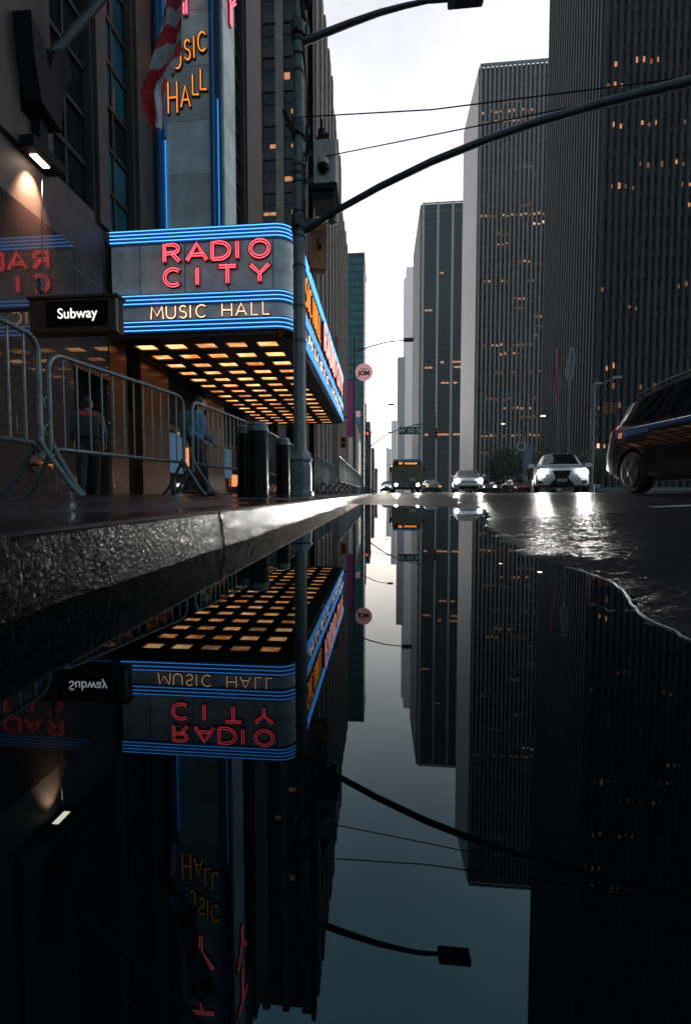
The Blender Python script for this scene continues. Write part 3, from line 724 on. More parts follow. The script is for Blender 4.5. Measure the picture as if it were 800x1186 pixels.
for i in range(ncol):
    for j in range(nrow):
        loc = (WX + .2 + (i + .5) * cw - WX, MY0 + .62 + j * rw + .1 - 10.45, 4.25 - 4.2)
        if l0 is None: l0 = q.build('ceiling_light', M['coffer'], t); l0.location = loc
        else: link_copy(l0, t, loc)
# front lettering
fx = lambda px, y: at(px, y, 10.44)
def front(ch, x0, x1, y0, y1, **k):
    a = fx(x0, y1); c = fx(x1, y0)
    w = c.x - a.x; h = fx(x0, y0).z - a.z
    tl = (fx(x1, y1).z - a.z) / w
    glyph(ch, (a.x, MY0 - .005, a.z), (1, 0, tl * .0), (0, 0, 1), (0, -1, 0), h, w, parent=t, **k)
RED = dict(chan=M['redchannel'], tube=M['neonred'], double=True, cr=.054, tr=.0105)
for ch, x0, x1 in (('R', 192, 209), ('A', 218, 240), ('D', 247, 267), ('I', 275, 283), ('O', 291, 312)): front(ch, x0, x1, 285.5 - (x0 - 192) * .055, 304.5 - (x0 - 192) * .055, **RED)
for ch, x0, x1 in (('C', 192, 209), ('I', 229, 237), ('T', 255, 274), ('Y', 291, 312)): front(ch, x0, x1, 313.5 - (x0 - 192) * .055, 332.5 - (x0 - 192) * .055, **RED)
WARM = dict(chan=M['darkchannel'], tube=M['neonwarm'], cr=.018, tr=.013, cdepth=.03)
for ch, x0, x1 in (('M', 176, 190), ('U', 194, 204), ('S', 209, 217), ('I', 221, 224), ('C', 228, 239), ('H', 258, 269), ('A', 274, 286), ('L', 292, 299), ('L', 305, 312)): front(ch, x0, x1, 356.5 - (x0 - 176) * .045, 370.5 - (x0 - 176) * .045, **WARM)
# avenue side lettering
def side(ch, y, z, w, h, **k): glyph(ch, (MX + .005, y, z), (0, 1, 0), (0, 0, 1), (1, 0, 0), h, w, parent=t, **k)
y = 11.0
for ch in 'MUSICHALL':
    w = .10 if ch == 'I' else .30; side(ch, y, 5.55, w, .80, chan=M['darkchannel'], tube=M['neonorange'], cr=.04, tr=.016); y += w + .14 + (.2 if ch == 'C' else 0)
y = 15.4
for ch in 'RADIOCITY':
    w = .14 if ch == 'I' else .62; side(ch, y, 5.45, w, 1.0, chan=M['redchannel'], tube=M['neonpink'], double=True, cr=.06, tr=.014, cdepth=.12); y += w + .27 + (.5 if ch == 'O' else 0)
y = 12.6
for ch in 'MUSICHALL':
    w = .12 if ch == 'I' else .62; side(ch, y, 4.70, w, .26, chan=M['signpaint'], tube=M['neonwarm'], cr=.03, tr=.012, cdepth=.02); y += w + .55 + (.9 if ch == 'C' else 0)

# ------------------------------------------------------------------ vertical blade sign
t = thing('blade_sign', 'tall grey vertical theatre sign edged with blue neon above the marquee', 'sign', (WX, 12.9, 6.9))
bx0, bx1, by0, by1 = WX + .13, -4.86, 12.9, 13.9
MB().box(bx0 + .27, bx1 - .42, by0 + .02, by1, 6.95, 30).build('front_panel', M['blade'], t, world=True)
q = MB()
for x in (bx0, bx0 + .135): q.box(x, x + .06, by0 - .10, by1, 6.95, 30)
for x in (bx1 - .40, bx1 - .26, bx1 - .12): q.box(x, x + .06, by0 - .08, by1, 6.95, 30)
q.build('fins', M['bluetrim'], t, world=True)
MB().box(bx1 - .05, bx1 + .02, by0 + .0, by1, 6.95, 30).build('side_panel', M['blade'], t, world=True)
for x, zt, mm in ((bx0 + .095, 30, 'neonblue2'), (bx0 + .24, 11.2, 'neonblue3'), (bx0 + .24, 30, 'neonblue2'), (bx1 - .30, 30, 'neonblue2'), (bx1 - .16, 12.3, 'neonblue3')):
    q = MB(); z0 = 7.0 if not (x == bx0 + .24 and zt == 30) else 11.3
    q.tube([(x, by0 - .01, z0), (x, by0 - .01, zt)], .022, 8); q.build('neon_tube', M[mm], t, smooth=True, world=True)
def bl(ch, x0, x1, y0, y1, **k):
    Y = by0 + .015; a = at(x0, y1, Y); c = at(x1, y0, Y); h = at(x0, y0, Y).z - a.z
    glyph(ch, (a.x, Y, a.z), (1, 0, 0), (0, 0, 1), (0, -1, 0), h, c.x - a.x, parent=t, **k)
OR = dict(chan=M['darkchannel'], tube=M['neonorange'], cr=.045, tr=.017)
for ch, x0, x1, y0, y1 in (('H', 196.5, 206, 98, 133), ('A', 211, 221, 102, 126), ('L', 224.5, 231, 89, 112), ('L', 233.5, 240, 83, 106),
                           ('M', 191, 200, 60, 88), ('U', 203, 210.5, 59, 82), ('S', 215, 221.5, 49, 72), ('I', 225, 227, 45, 69), ('C', 230.5, 239, 40, 62)): bl(ch, x0, x1, y0, y1, **OR)
z = 14.85
for ch in 'YTICOIDAR':
    w = .14 if ch == 'I' else .85
    glyph(ch, (-6.42 + (.36 if ch == 'I' else 0), by0 + .015, z), (1, 0, 0), (0, 0, 1), (0, -1, 0), 1.15, w, M['bluetrim'], M['neonred'], parent=t, double=True, cr=.08, tr=.022)
    glyph(ch, (bx1 + .025, by0 + .12, z + .2), (0, 1, 0), (0, 0, 1), (1, 0, 0), 1.15, w, M['redchannel'], M['neonred'], parent=t, double=True, cr=.07, tr=.02)
    z += 1.6

# ------------------------------------------------------------------ wall sconce, flag bracket, flag
t = thing('wall_sconce', 'black box lamp throwing warm light down the granite wall', 'wall lamp', (WX, 8.15, 6.9))
MB().bbox(.02, .42, -.40, .40, 0, .22, .02).build('housing', M['matte'], t)
MB().box(  .14, .28, -.20, .14, -.012, .004).build('tube', M['lampglow'], t)
MB().box(.0, .30, -.10, .10, .22, .9).build('bracket', M['matte'], t)
L = bpy.data.lights.new('sconce_light', 'SPOT'); L.energy = 1300; L.color = (1, .52, .32); L.spot_size = R(60); L.spot_blend = 1.0; L.shadow_soft_size = .06
lo = bpy.data.objects.new('sconce_light', L); COL.objects.link(lo); lo.parent = t; lo.location = (.24, -.05, -.03); lo.rotation_euler = Vector((-.36, 0, -1)).to_track_quat('-Z', 'Y').to_euler()
t = thing('flagpole', 'angled flagpole on a heavy black forked wall bracket', 'flagpole', (WX, 8.1, 8.0))
q = MB()
q.prism([(-.42, 1.3), (-.12, 1.0), (0, .6), (.16, 1.15), (.48, 1.55), (.62, 1.1), (.34, .35), (.28, -.35), (-.22, -.2), (-.36, .5)], 'x', .1, .5)
q.box(0, .12, -.3, .35, -.4, 1.3); q.build('bracket', M['matte'], t)
q = MB(); P0, P1 = Vector((.3, .3, 1.2)), Vector((3.1, 1.25, 5.4)); q.tube([P0, P0.lerp(P1, .5), P1], [.085, .075, .05], 12); q.build('pole', M['armgrey'], t, smooth=True)
q = MB(); q.lathe([(.01, -.12), (.09, -.06), (.11, .02), (.07, .09), (.01, .12)], P1, 12); q.build('ball_finial', M['brass'], t, smooth=True)
# flag: cloth hanging in folds; u across the stripes, v along them
def flag(label, pts_top, pts_bot, Y, ns, name='flag', amp=.12, red=True, depthdir=(0, 1, 0)):
    """pts_top / pts_bot: two edge polylines (world xz) of the cloth; stripes run between their ends"""
    nu, nv = ns, 26; vs = []
    def samp(pl, s):
        s = s * (len(pl) - 1); i = min(int(s), len(pl) - 2); f = s - i; return (pl[i][0] * (1 - f) + pl[i + 1][0] * f, pl[i][1] * (1 - f) + pl[i + 1][1] * f)
    for i in range(nu * 2 + 1):
        u = i / (nu * 2)
        for j in range(nv + 1):
            v = j / nv; a = samp(pts_top, v); c = samp(pts_bot, v)
            x = a[0] * (1 - u) + c[0] * u; z = a[1] * (1 - u) + c[1] * u
            vs.append((x + .02 * math.sin(v * 17 + u * 5), Y + amp * math.sin(u * 11 + v * 3.0) + .05 * math.sin(v * 14 - u * 4), z + .03 * math.sin(u * 9 + v * 6)))
    fs = []; mi = []
    for i in range(nu * 2):
        for j in range(nv):
            fs.append((i * (nv + 1) + j, i * (nv + 1) + j + 1, (i + 1) * (nv + 1) + j + 1, (i + 1) * (nv + 1) + j)); mi.append((i // 2) % 2)
    b = MB(); b.v = vs; b.f = fs; b.m = mi
    o = b.build(name, [M['flagred'], M['flagwhite']] if red else [M['flagwhite'], M['flagwhite']])
    md = o.modifiers.new('s', 'SOLIDIFY'); md.thickness = .006
    o.data.shade_smooth(); tag(o, label, 'flag'); return o
def w2(px, py, Y): p = at(px, py, Y); return (p.x, p.z)
def bigflag():
    # outline in the cloth plane: left edge falls in a bow, right edge is ragged; stripes sweep from upper right to lower left then down
    Y = 9.4; rows = 200; cols_ = 64
    left = [(197, -75), (196, -30), (190, 0), (184, 30), (177, 62), (170, 88), (165.5, 108), (167, 122), (172, 138), (178, 152)]
    right = [(238, -75), (226, -30), (214, 0), (212.5, 40), (211, 66), (203, 80), (193, 92), (188.5, 108), (189.5, 132), (187, 148)]
    vs = []
    def sm(pl, s):
        s *= len(pl) - 1; i = min(int(s), len(pl) - 2); f = s - i; f = f * f * (3 - 2 * f) * .5 + f * .5
        return pl[i][0] * (1 - f) + pl[i + 1][0] * f, pl[i][1] * (1 - f) + pl[i + 1][1] * f
    for i in range(rows + 1):
        s = i / rows; a = sm(left, s); c = sm(right, s)
        for j in range(cols_ + 1):
            q = j / cols_; p = at(a[0] * (1 - q) + c[0] * q, a[1] * (1 - q) + c[1] * q, Y)
            fold = .10 * math.sin(q * 9 + s * 6) + .03 * math.sin(q * 19 - s * 10)
            vs.append((p.x, p.y + fold * (1 - .3 * s), p.z))
    b = MB(); b.v = vs
    for i in range(rows):
        for j in range(cols_):
            b.f.append((i * (cols_ + 1) + j, i * (cols_ + 1) + j + 1, (i + 1) * (cols_ + 1) + j + 1, (i + 1) * (cols_ + 1) + j))
            s = i / rows; q = j / cols_
            a = sm(left, s); c = sm(right, s); qx = a[0] * (1 - q) + c[0] * q; qy = a[1] * (1 - q) + c[1] * q
            ph = (qy + 1.1 * (qx - 165)) / 16.5
            if ph > 6.6 and qy > 92: b.m.append(1 if q < .5 or q > .9 else 0)
            else: b.m.append(1 if int(math.floor(ph)) % 2 == 0 else 0)
    o = b.build('flag', [M['flagwhite'], M['flagred']]); md = o.modifiers.new('s', 'SOLIDIFY'); md.thickness = .006; o.data.shade_smooth()
    tag(o, 'large striped red and white flag hanging limp in front of the vertical sign', 'flag')
bigflag()
# hose connection on the granite wall
t = thing('hose_connection', 'round brass twin hose connection low on the granite wall', 'hose connection', (WX, 8.0, .78))
q = MB(); q.lathe([(.17, 0), (.17, .03), (.1, .04)], n=20, axis='x'); q.build('wall_plate', M['darkchannel'], t, smooth=True)
for s in (-1, 1):
    q = MB(); q.tube([(.02, s * .04, 0), (.14, s * .09, -.02), (.22, s * .12, -.05)], [.05, .05, .055], 12); o = q.build('hose_inlet', M['brass'], t, smooth=True)
    q = MB(); q.tube([(.221, s * .12, -.051), (.26, s * .135, -.065)], [.065, .062], 12); q.build('cap', M['brass'], o, smooth=True)

# ------------------------------------------------------------------ subway sign on its bracket
A = at(33, 347, 6.5); B = at(136, 384, 6.5)
t = thing('subway_sign', 'long dark box sign reading Subway hanging beside the granite wall', 'sign', (A.x, 6.5, B.z))
w, h = B.x - A.x, A.z - B.z
MB().bbox(0, w, 0, .20, 0, h, .03).build('housing', M['signbrown'], t)
MB().box(w * .20, w * .90, -.006, -.001, h * .18, h * .90).build('face_panel', M['black'], t)
MB().box(-.02, w + .02, -.02, .22, h + .001, h + .04).build('top_rim', M['signbrown'], t)
text_mesh('Subway', h * .41, M['signwhite'], t, (w * .56, -.012, h * .54), (R(90), 0, 0), bold=0, xs=.98); t.children[-1].name = 'lettering'
q = MB(); q.tube([(-1.3 + .02, 0.1, h * .8), (.05, 0.1, h * .8)], .035, 8); q.tube([(-1.28, 0.1, h * .8), (-1.28, 0.1, h * .8)], .1, 8); q.build('support_arm', M['galvdark'], t, smooth=True)
for (x, dy, zz) in ((.16, .1, 4.0),):
    q = MB(); p0 = Vector((x, dy, h + .04)); p1 = Vector((-1.28, 1.9, 4.1)); q.tube([p0, p1], .008, 6)
    q.lathe([(.01, 0), (.05, .03), (.055, .09), (.03, .14), (.045, .17), (.045, .23), (.01, .27)], (p0.x - .02, p0.y, p0.z + .10), 12)
    q.build('hanger_cable', M['galvdark'], t, smooth=True)

# ------------------------------------------------------------------ crowd barriers
def barrier_proto(L_, H=1.12, nb=13, m_='galv'):
    root = bpy.data.objects.new('crowd_barrier', None); COL.objects.link(root)
    r_, zb, c = .019, .30, .12
    q = MB(); pts = [(0, 0, zb - .0)] + [(0, 0, zb + .1), (0, 0, H - c)] + [(c - c * math.cos(R(a)), 0, H - c + c * math.sin(R(a))) for a in range(15, 91, 15)] + [(L_ - c + c * math.sin(R(a)), 0, H - c + c * math.cos(R(a))) for a in range(0, 91, 15)] + [(L_, 0, zb)]
    q.tube(pts, r_, 10)
    cb = .08; q.tube([(.002, 0, zb + .02)] + [(cb - cb * math.cos(R(a)), 0, zb + .02 + cb * math.sin(R(a))) for a in range(20, 91, 23)] + [(L_ - cb, 0, zb + cb + .02), (L_ - .02, 0, zb + .05)], r_ * .9, 8)
    q.build('frame', M[m_], root, smooth=True)
    b0 = None
    for i in range(1, nb + 1):
        if b0 is None:
            q = MB(); q.tube([(0, 0, zb + .1), (0, 0, H - .015)], .0085, 6); b0 = q.build('bar', M[m_], root, smooth=True); b0.location = (L_ * i / (nb + 1), 0, 0)
        else: link_copy(b0, root, (L_ * i / (nb + 1), 0, 0))
    for x in (.02, L_ - .02):
        for s in (-1, 1):
            q = MB(); q.tube([(x, 0, zb + .14), (x, s * .05, zb + .05), (x + .01, s * .22, .10), (x + .01, s * .30, .022)], [r_ * .9] * 4, 8)
            q.build('foot', M[m_] if s < 0 or m_ == 'galv' else M['galvdark'], root, smooth=True)
    q = MB(); q.tube([(-.035, 0, H * .62), (-.05, 0, H * .62 + .06), (-.02, 0, H * .62 + .09)], .008, 6); q.tube([(-.035, 0, .5), (-.05, 0, .56), (-.02, 0, .59)], .008, 6); q.build('hook', M[m_], root, smooth=True)
    return root
def sw(x): return .120 + (-x - .7) * .004
ends = [((-2.32, .72), (-2.42, 2.78)), ((-2.60, 3.08), (-2.26, 4.62)), ((-2.24, 4.80), (-2.06, 6.35)), ((-2.02, 6.55), (-2.0, 8.1)), ((-2.0, 8.3), (-2.0, 9.9)), ((-1.98, 10.1), (-1.95, 11.7)), ((-1.9, 11.9), (-1.88, 13.5)), ((-1.88, 13.7), (-1.86, 15.3)), ((-1.86, 15.5), (-1.84, 17.1))]
labs = ['nearest steel barrier, cut off by the left edge of the picture', 'steel barrier in front of the walker with the red and black backpack', 'steel barrier ending at the black bollards, man in blue behind it',
        'steel barrier standing behind the two black bollards', 'steel barrier just past the lamp pole base, first of its line', 'steel barrier second past the lamp pole base', 'steel barrier third past the lamp pole base', 'steel barrier fourth past the lamp pole base', 'steel barrier fifth and last past the lamp pole base']
for (a, c), lb in zip(ends, labs):
    d = Vector((c[0] - a[0], c[1] - a[1])); root = barrier_proto(d.length, H=1.15, nb=12 if lb != labs[0] else 15)
    root.location = (a[0], a[1], sw(a[0])); root.rotation_euler = (0, 0, math.atan2(d.y, d.x)); tag(root, lb, 'barrier', 'steel crowd barriers on the sidewalk')
dk = barrier_proto(1.9, H=1.15, nb=16, m_='galvdark')
names = ['first', 'second', 'third', 'fourth', 'fifth', 'sixth', 'seventh']
for i in range(7):
    o = dk if i == 0 else copy_tree(dk); y = 12.2 + i * 2.05
    o.location = (-1.22, y, sw(-1.2)); o.rotation_euler = (0, 0, R(90)); tag(o, 'dark barrier in the kerbside row past the lamp pole, %s counting away' % names[i], 'barrier', 'dark barriers along the kerb')

# ------------------------------------------------------------------ bollards
def bollard(label, x, y, h, rad):
    t = thing('bollard', label, 'bollard', (x, y, sw(x)), group='black bollards by the lamp pole')
    q = MB(); q.lathe([(rad, 0), (rad, h - .10)], n=32); q.build('post', M['black'], t, smooth=True)
    q = MB(); q.lathe([(rad * .97, h - .10), (rad * 1.05, h - .095), (rad * 1.06, h - .05), (rad * .99, h - .045), (rad * .99, h - .03), (rad * 1.05, h - .025), (rad * 1.03, h - .005), (rad * .8, h + .012), (rad * .3, h + .018), (.001, h + .018)], n=32)
    q.build('cap', M['galv'], t, smooth=True)
    q = MB(); q.lathe([(rad * 1.12, 0), (rad * 1.12, .02), (rad * 1.01, .03)], n=32); q.build('collar', M['matte'], t, smooth=True)
bollard('wide black bollard with metal cap, front one of the overlapping pair', -1.50, 5.0, .90, .122)
bollard('black bollard half hidden behind the widest bollard', -1.76, 5.35, .92, .118)
bollard('slim black bollard standing alone between the pair and the lamp pole', -1.50, 6.3, .885, .105)

# ------------------------------------------------------------------ the lamp and signal pole
def octo(r0, z): return [(r0 * math.cos(R(22.5 + 45 * k)), r0 * math.sin(R(22.5 + 45 * k)), z) for k in range(8)]
def octoloft(b, prof):
    vs = [p for r0, z in prof for p in octo(r0, z)]; n = len(prof)
    fs = [(i * 8 + k, i * 8 + (k + 1) % 8, (i + 1) * 8 + (k + 1) % 8, (i + 1) * 8 + k) for i in range(n - 1) for k in range(8)] + [tuple(range(8))[::-1], tuple((n - 1) * 8 + k for k in range(8))]
    return b.add(vs, fs)
PX, PY = -1.56, 8.0
t = thing('lamp_pole', 'tall grey lamp and signal pole with cabinets in front of the marquee', 'lamp pole', (PX, PY, sw(PX)))
q = MB(); octoloft(q, [(.27, 0), (.27, .07), (.235, .10), (.225, .66), (.25, .68), (.25, .72), (.18, .80), (.15, .84)]); q.build('base', M['polegrey'], t, bevel=.006)
q = MB()
for k in range(8):
    a = R(45 * k); M3 = Matrix.Rotation(a, 3, 'Z'); q.obox(M3 @ Vector((.2155, 0, .38)), (.006, .06, .2), M3)
q.build('base_panel', M['polegrey'], t, bevel=.004)
q = MB(); q.tube([(0, 0, .8), (0, 0, 4), (0, 0, 9.15)], [.125, .118, .095], 20); q.build('shaft', M['polegrey'], t, smooth=True)
for z in (2.95, 3.6, 4.35, 4.9, 5.0, 5.35, 5.9, 6.05, 6.2, 6.9, 7.0, 7.9, 8.2, 8.45): MB().tube([(0, 0, z), (0, 0, z + .045)], .128 if z < 7 else .118, 20).build('band', M['armgrey'], t, smooth=True)
for z in (5.06, 6.75, 8.55): q = MB(); q.tube([(0, 0, z), (0, 0, z + .22)], .150, 16); q.box(-.03, .03, -.2, -.14, z, z + .2); q.box(.14, .2, -.03, .03, z, z + .2); q.build('clamp', M['armgrey'], t, smooth=True)
q = MB(); q.tube([(.1, 0, 8.85), (.06, -.02, 9.1), (.09, 0, 9.2)], .07, 10); q.lathe([(.02, 9.12), (.11, 9.15), (.12, 9.25), (.09, 9.33), (.01, 9.36)], (.12, 0, 0), 14); q.build('photocell', M['matte'], t, smooth=True)
def loc_(px, py, Y): p = at(px, py, Y); return (p.x - PX, p.y - PY, p.z - sw(PX))
q = MB(); pts = [loc_(350, 49, 8.0), loc_(372, 40, 8), loc_(405, 27, 8), loc_(440, 14.5, 8), loc_(470, 6.5, 8), loc_(495, 1, 8), loc_(522, -.5, 8)]
q.tube(pts, [.062, .06, .055, .048, .042, .038, .035], 12); q.build('lamp_arm', M['armgrey'], t, smooth=True)
a = Vector(loc_(520, 0, 8)); q = MB()
q.bbox(a.x - .02, a.x + .62, a.y - .13, a.y + .13, a.z - .05, a.z + .09, .04); q.build('luminaire', M['armgrey'], t)
q = MB(); q.box(a.x + .12, a.x + .55, a.y - .09, a.y + .09, a.z - .064, a.z - .052); q.build('lens', M['matte'], t)
# mast arm over the road, coming towards the camera side of the crossing
arm = [loc_(349, 268, 8.0), loc_(358, 264, 7.95), loc_(395, 241, 7.7), loc_(440, 216, 7.42), loc_(500, 187, 7.1), loc_(560, 163, 6.85), loc_(620, 142, 6.6), loc_(700, 119, 6.35), loc_(800, 94, 6.0), loc_(900, 70, 5.7)]
q = MB(); q.tube(arm, [.075, .06, .056, .056, .056, .056, .057, .06, .062, .062], 14); q.build('mast_arm', M['armgrey'], t, smooth=True)
q = MB(); q.tube([loc_(338, 136, 7.95), loc_(500, 127, 7.4), loc_(800, 89, 6.02)], .011, 6); q.build('guy_wire', M['matte'], t)
q = MB(); q.tube([loc_(352, 186, 8.0), loc_(500, 156.5, 7.3), loc_(765, 103, 6.12)], .010, 6); q.build('guy_wire', M['matte'], t)
# bracket on the left, cabinet, dome camera, shelf
q = MB(); q.obox(loc_(337, 149, 7.95), (.04, .04, .36), Matrix.Rotation(R(-22), 3, 'Y')); q.obox(loc_(345, 160, 7.95), (.09, .03, .03), Matrix.Identity(3)); q.build('side_bracket', M['matte'], t, bevel=.01)
c0 = Vector(loc_(377, 196, 8.1)); q = MB(); q.bbox(c0.x - .20, c0.x + .22, -.12, .30, c0.z - .52, c0.z + .38, .02); q.build('cabinet', M['cabinet'], t)
q = MB(); q.box(c0.x + .10, c0.x + .19, -.135, -.121, c0.z - .40, c0.z + .30); q.box(c0.x + .14, c0.x + .16, -.15, -.136, c0.z - .15, c0.z + .05); q.build('cabinet_door', M['cabinet'], t)
for dz in (-.3, .2): q = MB(); q.box(.1, c0.x - .19, -.03, .03, c0.z + dz, c0.z + dz + .06); q.build('cabinet_bracket', M['armgrey'], t)
q = MB(); q.bbox(c0.x - .24, c0.x + .26, -.30, .26, c0.z - .64, c0.z - .53, .015); q.box(c0.x - .2, c0.x + .2, -.26, .2, c0.z - .80, c0.z - .66); q.build('equipment_shelf', M['matte'], t)
q = MB(); d0 = c0 + Vector((-.01, -.28, -.16)); q.lathe([(.02, .13), (.1, .11), (.115, .0)], d0, 18); q.build('dome_camera', M['cabinet'], t, smooth=True)
q = MB(); q.lathe([(.10, -.002), (.095, -.04), (.06, -.09), (.01, -.11)], d0, 18); q.build('dome_lens', M['black'], t, smooth=True)
q = MB(); e0 = Vector(loc_(372, 159, 7.95)); q.bbox(e0.x - .09, e0.x + .09, -.1, .1, e0.z - .28, e0.z - .02, .012); q.lathe([(.03, 0), (.07, .02), (.07, .16), (.03, .2), (.02, .36)], (e0.x, 0, e0.z), 12); q.lathe([(.04, 0), (.055, .06), (.03, .1)], (e0.x + .1, .02, e0.z + .02), 10)
q.build('radio_unit', M['matte'], t, bevel=0)
q = MB(); f0 = Vector(loc_(384, 255, 7.9)); q.lathe([(.02, .1), (.08, .08), (.1, 0), (.08, -.05), (.02, -.08)], (f0.x + .03, f0.y, f0.z), 14); q.build('lower_dome_camera', M['cabinet'], t, smooth=True)
q = MB(); rr = random.Random(1)
for k in range(3): q.tube([(.10, -.1, 8.6 - k * .2), (.18, -.13 + .02 * k, 7.6), (.24 - .03 * k, -.12, 6.8), (.15, -.13, 6.1), (.135, -.10, 5.3)], .011, 6)
q.build('cables', M['matte'], t)
# signal heads hung on the pole, seen from the side
def signal(label, x, y, z, rz, lit=None, n=3, s=1.0, mat_='signalyellow'):
    t = thing('traffic_signal', label, 'traffic signal', (x, y, z), rz)
    cols_ = ['redlamp', 'amber', 'greenlamp']
    MB().bbox(-.17 * s, .17 * s, -.10 * s, .10 * s, 0, .33 * n * s, .02).build('housing', M[mat_], t)
    for i in range(n):
        zc = (.33 * (n - i) - .165) * s
        q = MB(); q.lathe([(.115 * s, -.10 * s), (.10 * s, -.112 * s), (.04 * s, -.122 * s)], (0, 0, zc), 14, axis='y'); q.build('lens', M[cols_[i]] if lit == i else M['winglass'], t, smooth=True)
        q = MB(); vs = []; 
        for k in range(11):
            a_ = R(-20 + 22 * k); vs += [(.135 * s * math.cos(a_), -.101 * s, zc + .135 * s * math.sin(a_)), (.13 * s * math.cos(a_), -.28 * s, zc + .13 * s * math.sin(a_) - .02)]
        q.add(vs, [(2 * k, 2 * k + 2, 2 * k + 3, 2 * k + 1) for k in range(10)]); v_ = q.build('visor', M[mat_], t, smooth=True); md = v_.modifiers.new('s', 'SOLIDIFY'); md.thickness = .01
    MB().box(-.03, .03, .1 * s, .26 * s, .33 * n * s * .4, .33 * n * s * .6).build('mount', M['armgrey'], t)
    return t
p = at(368, 310, 8.15); signal('orange signal head clamped low on the lamp pole above the marquee lettering', p.x, 8.2, p.z - .05, R(200), n=3, s=.95)
# ------------------------------------------------------------------ street furniture down the avenue
def lamp_far(label, x, y, z=.15, H=9.0, arm_dir=1, arm_len=2.6, glow=False, hm='armgrey', rz=0):
    t = thing('street_lamp', label, 'street lamp', (x, y, z), rz, group='street lamps along the avenue')
    q = MB(); octoloft(q, [(.24, 0), (.22, .6), (.13, .75)]); q.build('base', M['polegrey'], t)
    q = MB(); q.tube([(0, 0, .7), (0, 0, H + .2)], [.10, .075], 10); q.build('shaft', M[hm], t, smooth=True)
    s = arm_dir; q = MB(); q.tube([(0, 0, H - .65), (s * arm_len * .3, 0, H - .32), (s * arm_len * .65, 0, H - .08), (s * arm_len, 0, H)], [.045, .04, .035, .03], 8); q.build('arm', M[hm], t, smooth=True)
    q = MB(); q.bbox(s * arm_len - (.0 if s > 0 else .6), s * arm_len + (.6 if s > 0 else 0), -.14, .14, H - .06, H + .10, .03); q.build('luminaire', M[hm], t)
    q = MB(); q.box(s * (arm_len + .3) - .2, s * (arm_len + .3) + .2, -.09, .09, H - .075, H - .062); q.build('lens', M['lampglow' if glow else 'matte'], t)
    return t
s2 = lamp_far('street lamp on the left sidewalk carrying the round pink sign', -1.55, 25, H=9.05, arm_len=2.9)
lamp_far('street lamp on the left sidewalk just past the round pink sign', -1.5, 43, H=9.1, arm_len=2.3)
lamp_far('third street lamp on the left counted from the round pink sign', -1.5, 62, arm_len=2.6)
lamp_far('fourth street lamp on the left counted from the round pink sign', -1.5, 84, arm_len=2.6)
lamp_far('fifth street lamp on the left counted from the round pink sign', -1.5, 112, arm_len=2.6)
lamp_far('sixth and farthest street lamp on the left sidewalk', -1.5, 150, arm_len=2.6)
# round pink sign
t = thing('round_sign', 'round pale pink blade sign with dark lettering on the second lamp pole', 'sign', (-.98, 24.85, 7.35))
q = MB(); q.lathe([(.50, -.04), (.52, -.03), (.52, .03), (.50, .04)], n=32, axis='y'); q.build('disc', M['pinksign'], t, smooth=True)
text_mesh('JOM', .36, M['darkchannel'], t, (0, -.055, -.08), (R(90), 0, 0), bold=.02).name = 'lettering'
q = MB()
for k in range(7): q.obox((-.18 + .06 * k, -.046, .17 + .04 * math.sin(k * 2.2)), (.03, .004, .022), Matrix.Rotation(k * .7, 3, 'Y'))
q.build('emblem', M['darkchannel'], t)
q = MB(); q.tube([(-.5, .15, .0), (-.48, 0, 0)], .03, 8); q.build('mount', M['armgrey'], t)
t = thing('pole_banner', 'narrow pink vertical banner hanging on the lamp pole below the round sign', 'banner', (-1.80, 25, 3.6))
MB().box(-.19, .19, -.012, .012, 0, 3.3).build('cloth', M['pinkbanner'], t)
q = MB(); q.box(-.2, .24, -.02, .02, 3.31, 3.35); q.box(-.2, .24, -.02, .02, -.05, -.01); q.build('rod', M['armgrey'], t)
A = at(402, 476, 34); B = at(417, 490, 34)
t = thing('shop_sign', 'small shop sign with a pink upper half and a blue lower half', 'sign', (A.x, 34, B.z))
w, h = B.x - A.x, A.z - B.z
MB().box(0, w, 0, .2, h * .5, h).build('pink_half', M['pinksign'], t); MB().box(0, w, 0, .2, 0, h * .5 - .003).build('blue_half', M['poster'], t)
MB().box(-.8, -.003, .05, .15, h * .45, h * .55).build('wall_bracket', M['matte'], t)
MB().box(-1.2, -.80, 0, .2, -4.5, h + 6).build('post', M['tower_stone'], t)
p = at(398, 519, 25); signal('yellow pedestrian signal box on the left beyond the marquee', p.x, 25, p.z, 0, n=2, s=1.0)
# mast arm with street sign and signals at the next crossing
t = thing('signal_mast', 'signal mast with long curved arm reaching over the avenue towards the green street sign', 'signal mast', (-1.35, 46, .12))
q = MB(); octoloft(q, [(.24, 0), (.22, .6), (.13, .75)]); q.build('base', M['polegrey'], t)
q = MB(); q.tube([(0, 0, .7), (0, 0, 7.2)], [.11, .09], 10); q.build('shaft', M['armgrey'], t, smooth=True)
def l2(px, py, Y=46): p = at(px, py, Y); return (p.x + 1.35, p.y - 46, p.z - .12)
q = MB(); q.tube([l2(426, 519), l2(434, 513), l2(447, 504), l2(462, 497), l2(480, 492), l2(503, 489)], [.08, .07, .06, .055, .05, .045], 10); q.build('mast_arm', M['armgrey'], t, smooth=True)
A = at(462, 494.5, 45.9); B = at(487, 503, 45.9)
t = thing('street_name_sign', 'long green street name sign hanging from the curved arm over the avenue', 'street sign', (A.x, 45.9, B.z))
w, h = B.x - A.x, A.z - B.z
MB().box(0, w, 0, .03, 0, h).build('plate', M['signgreen'], t)
text_mesh('W 50 St', h * .82, M['signpaint'], t, (w / 2, -.012, h * .5), (R(90), 0, 0), bold=.008, xs=1.1).name = 'lettering'
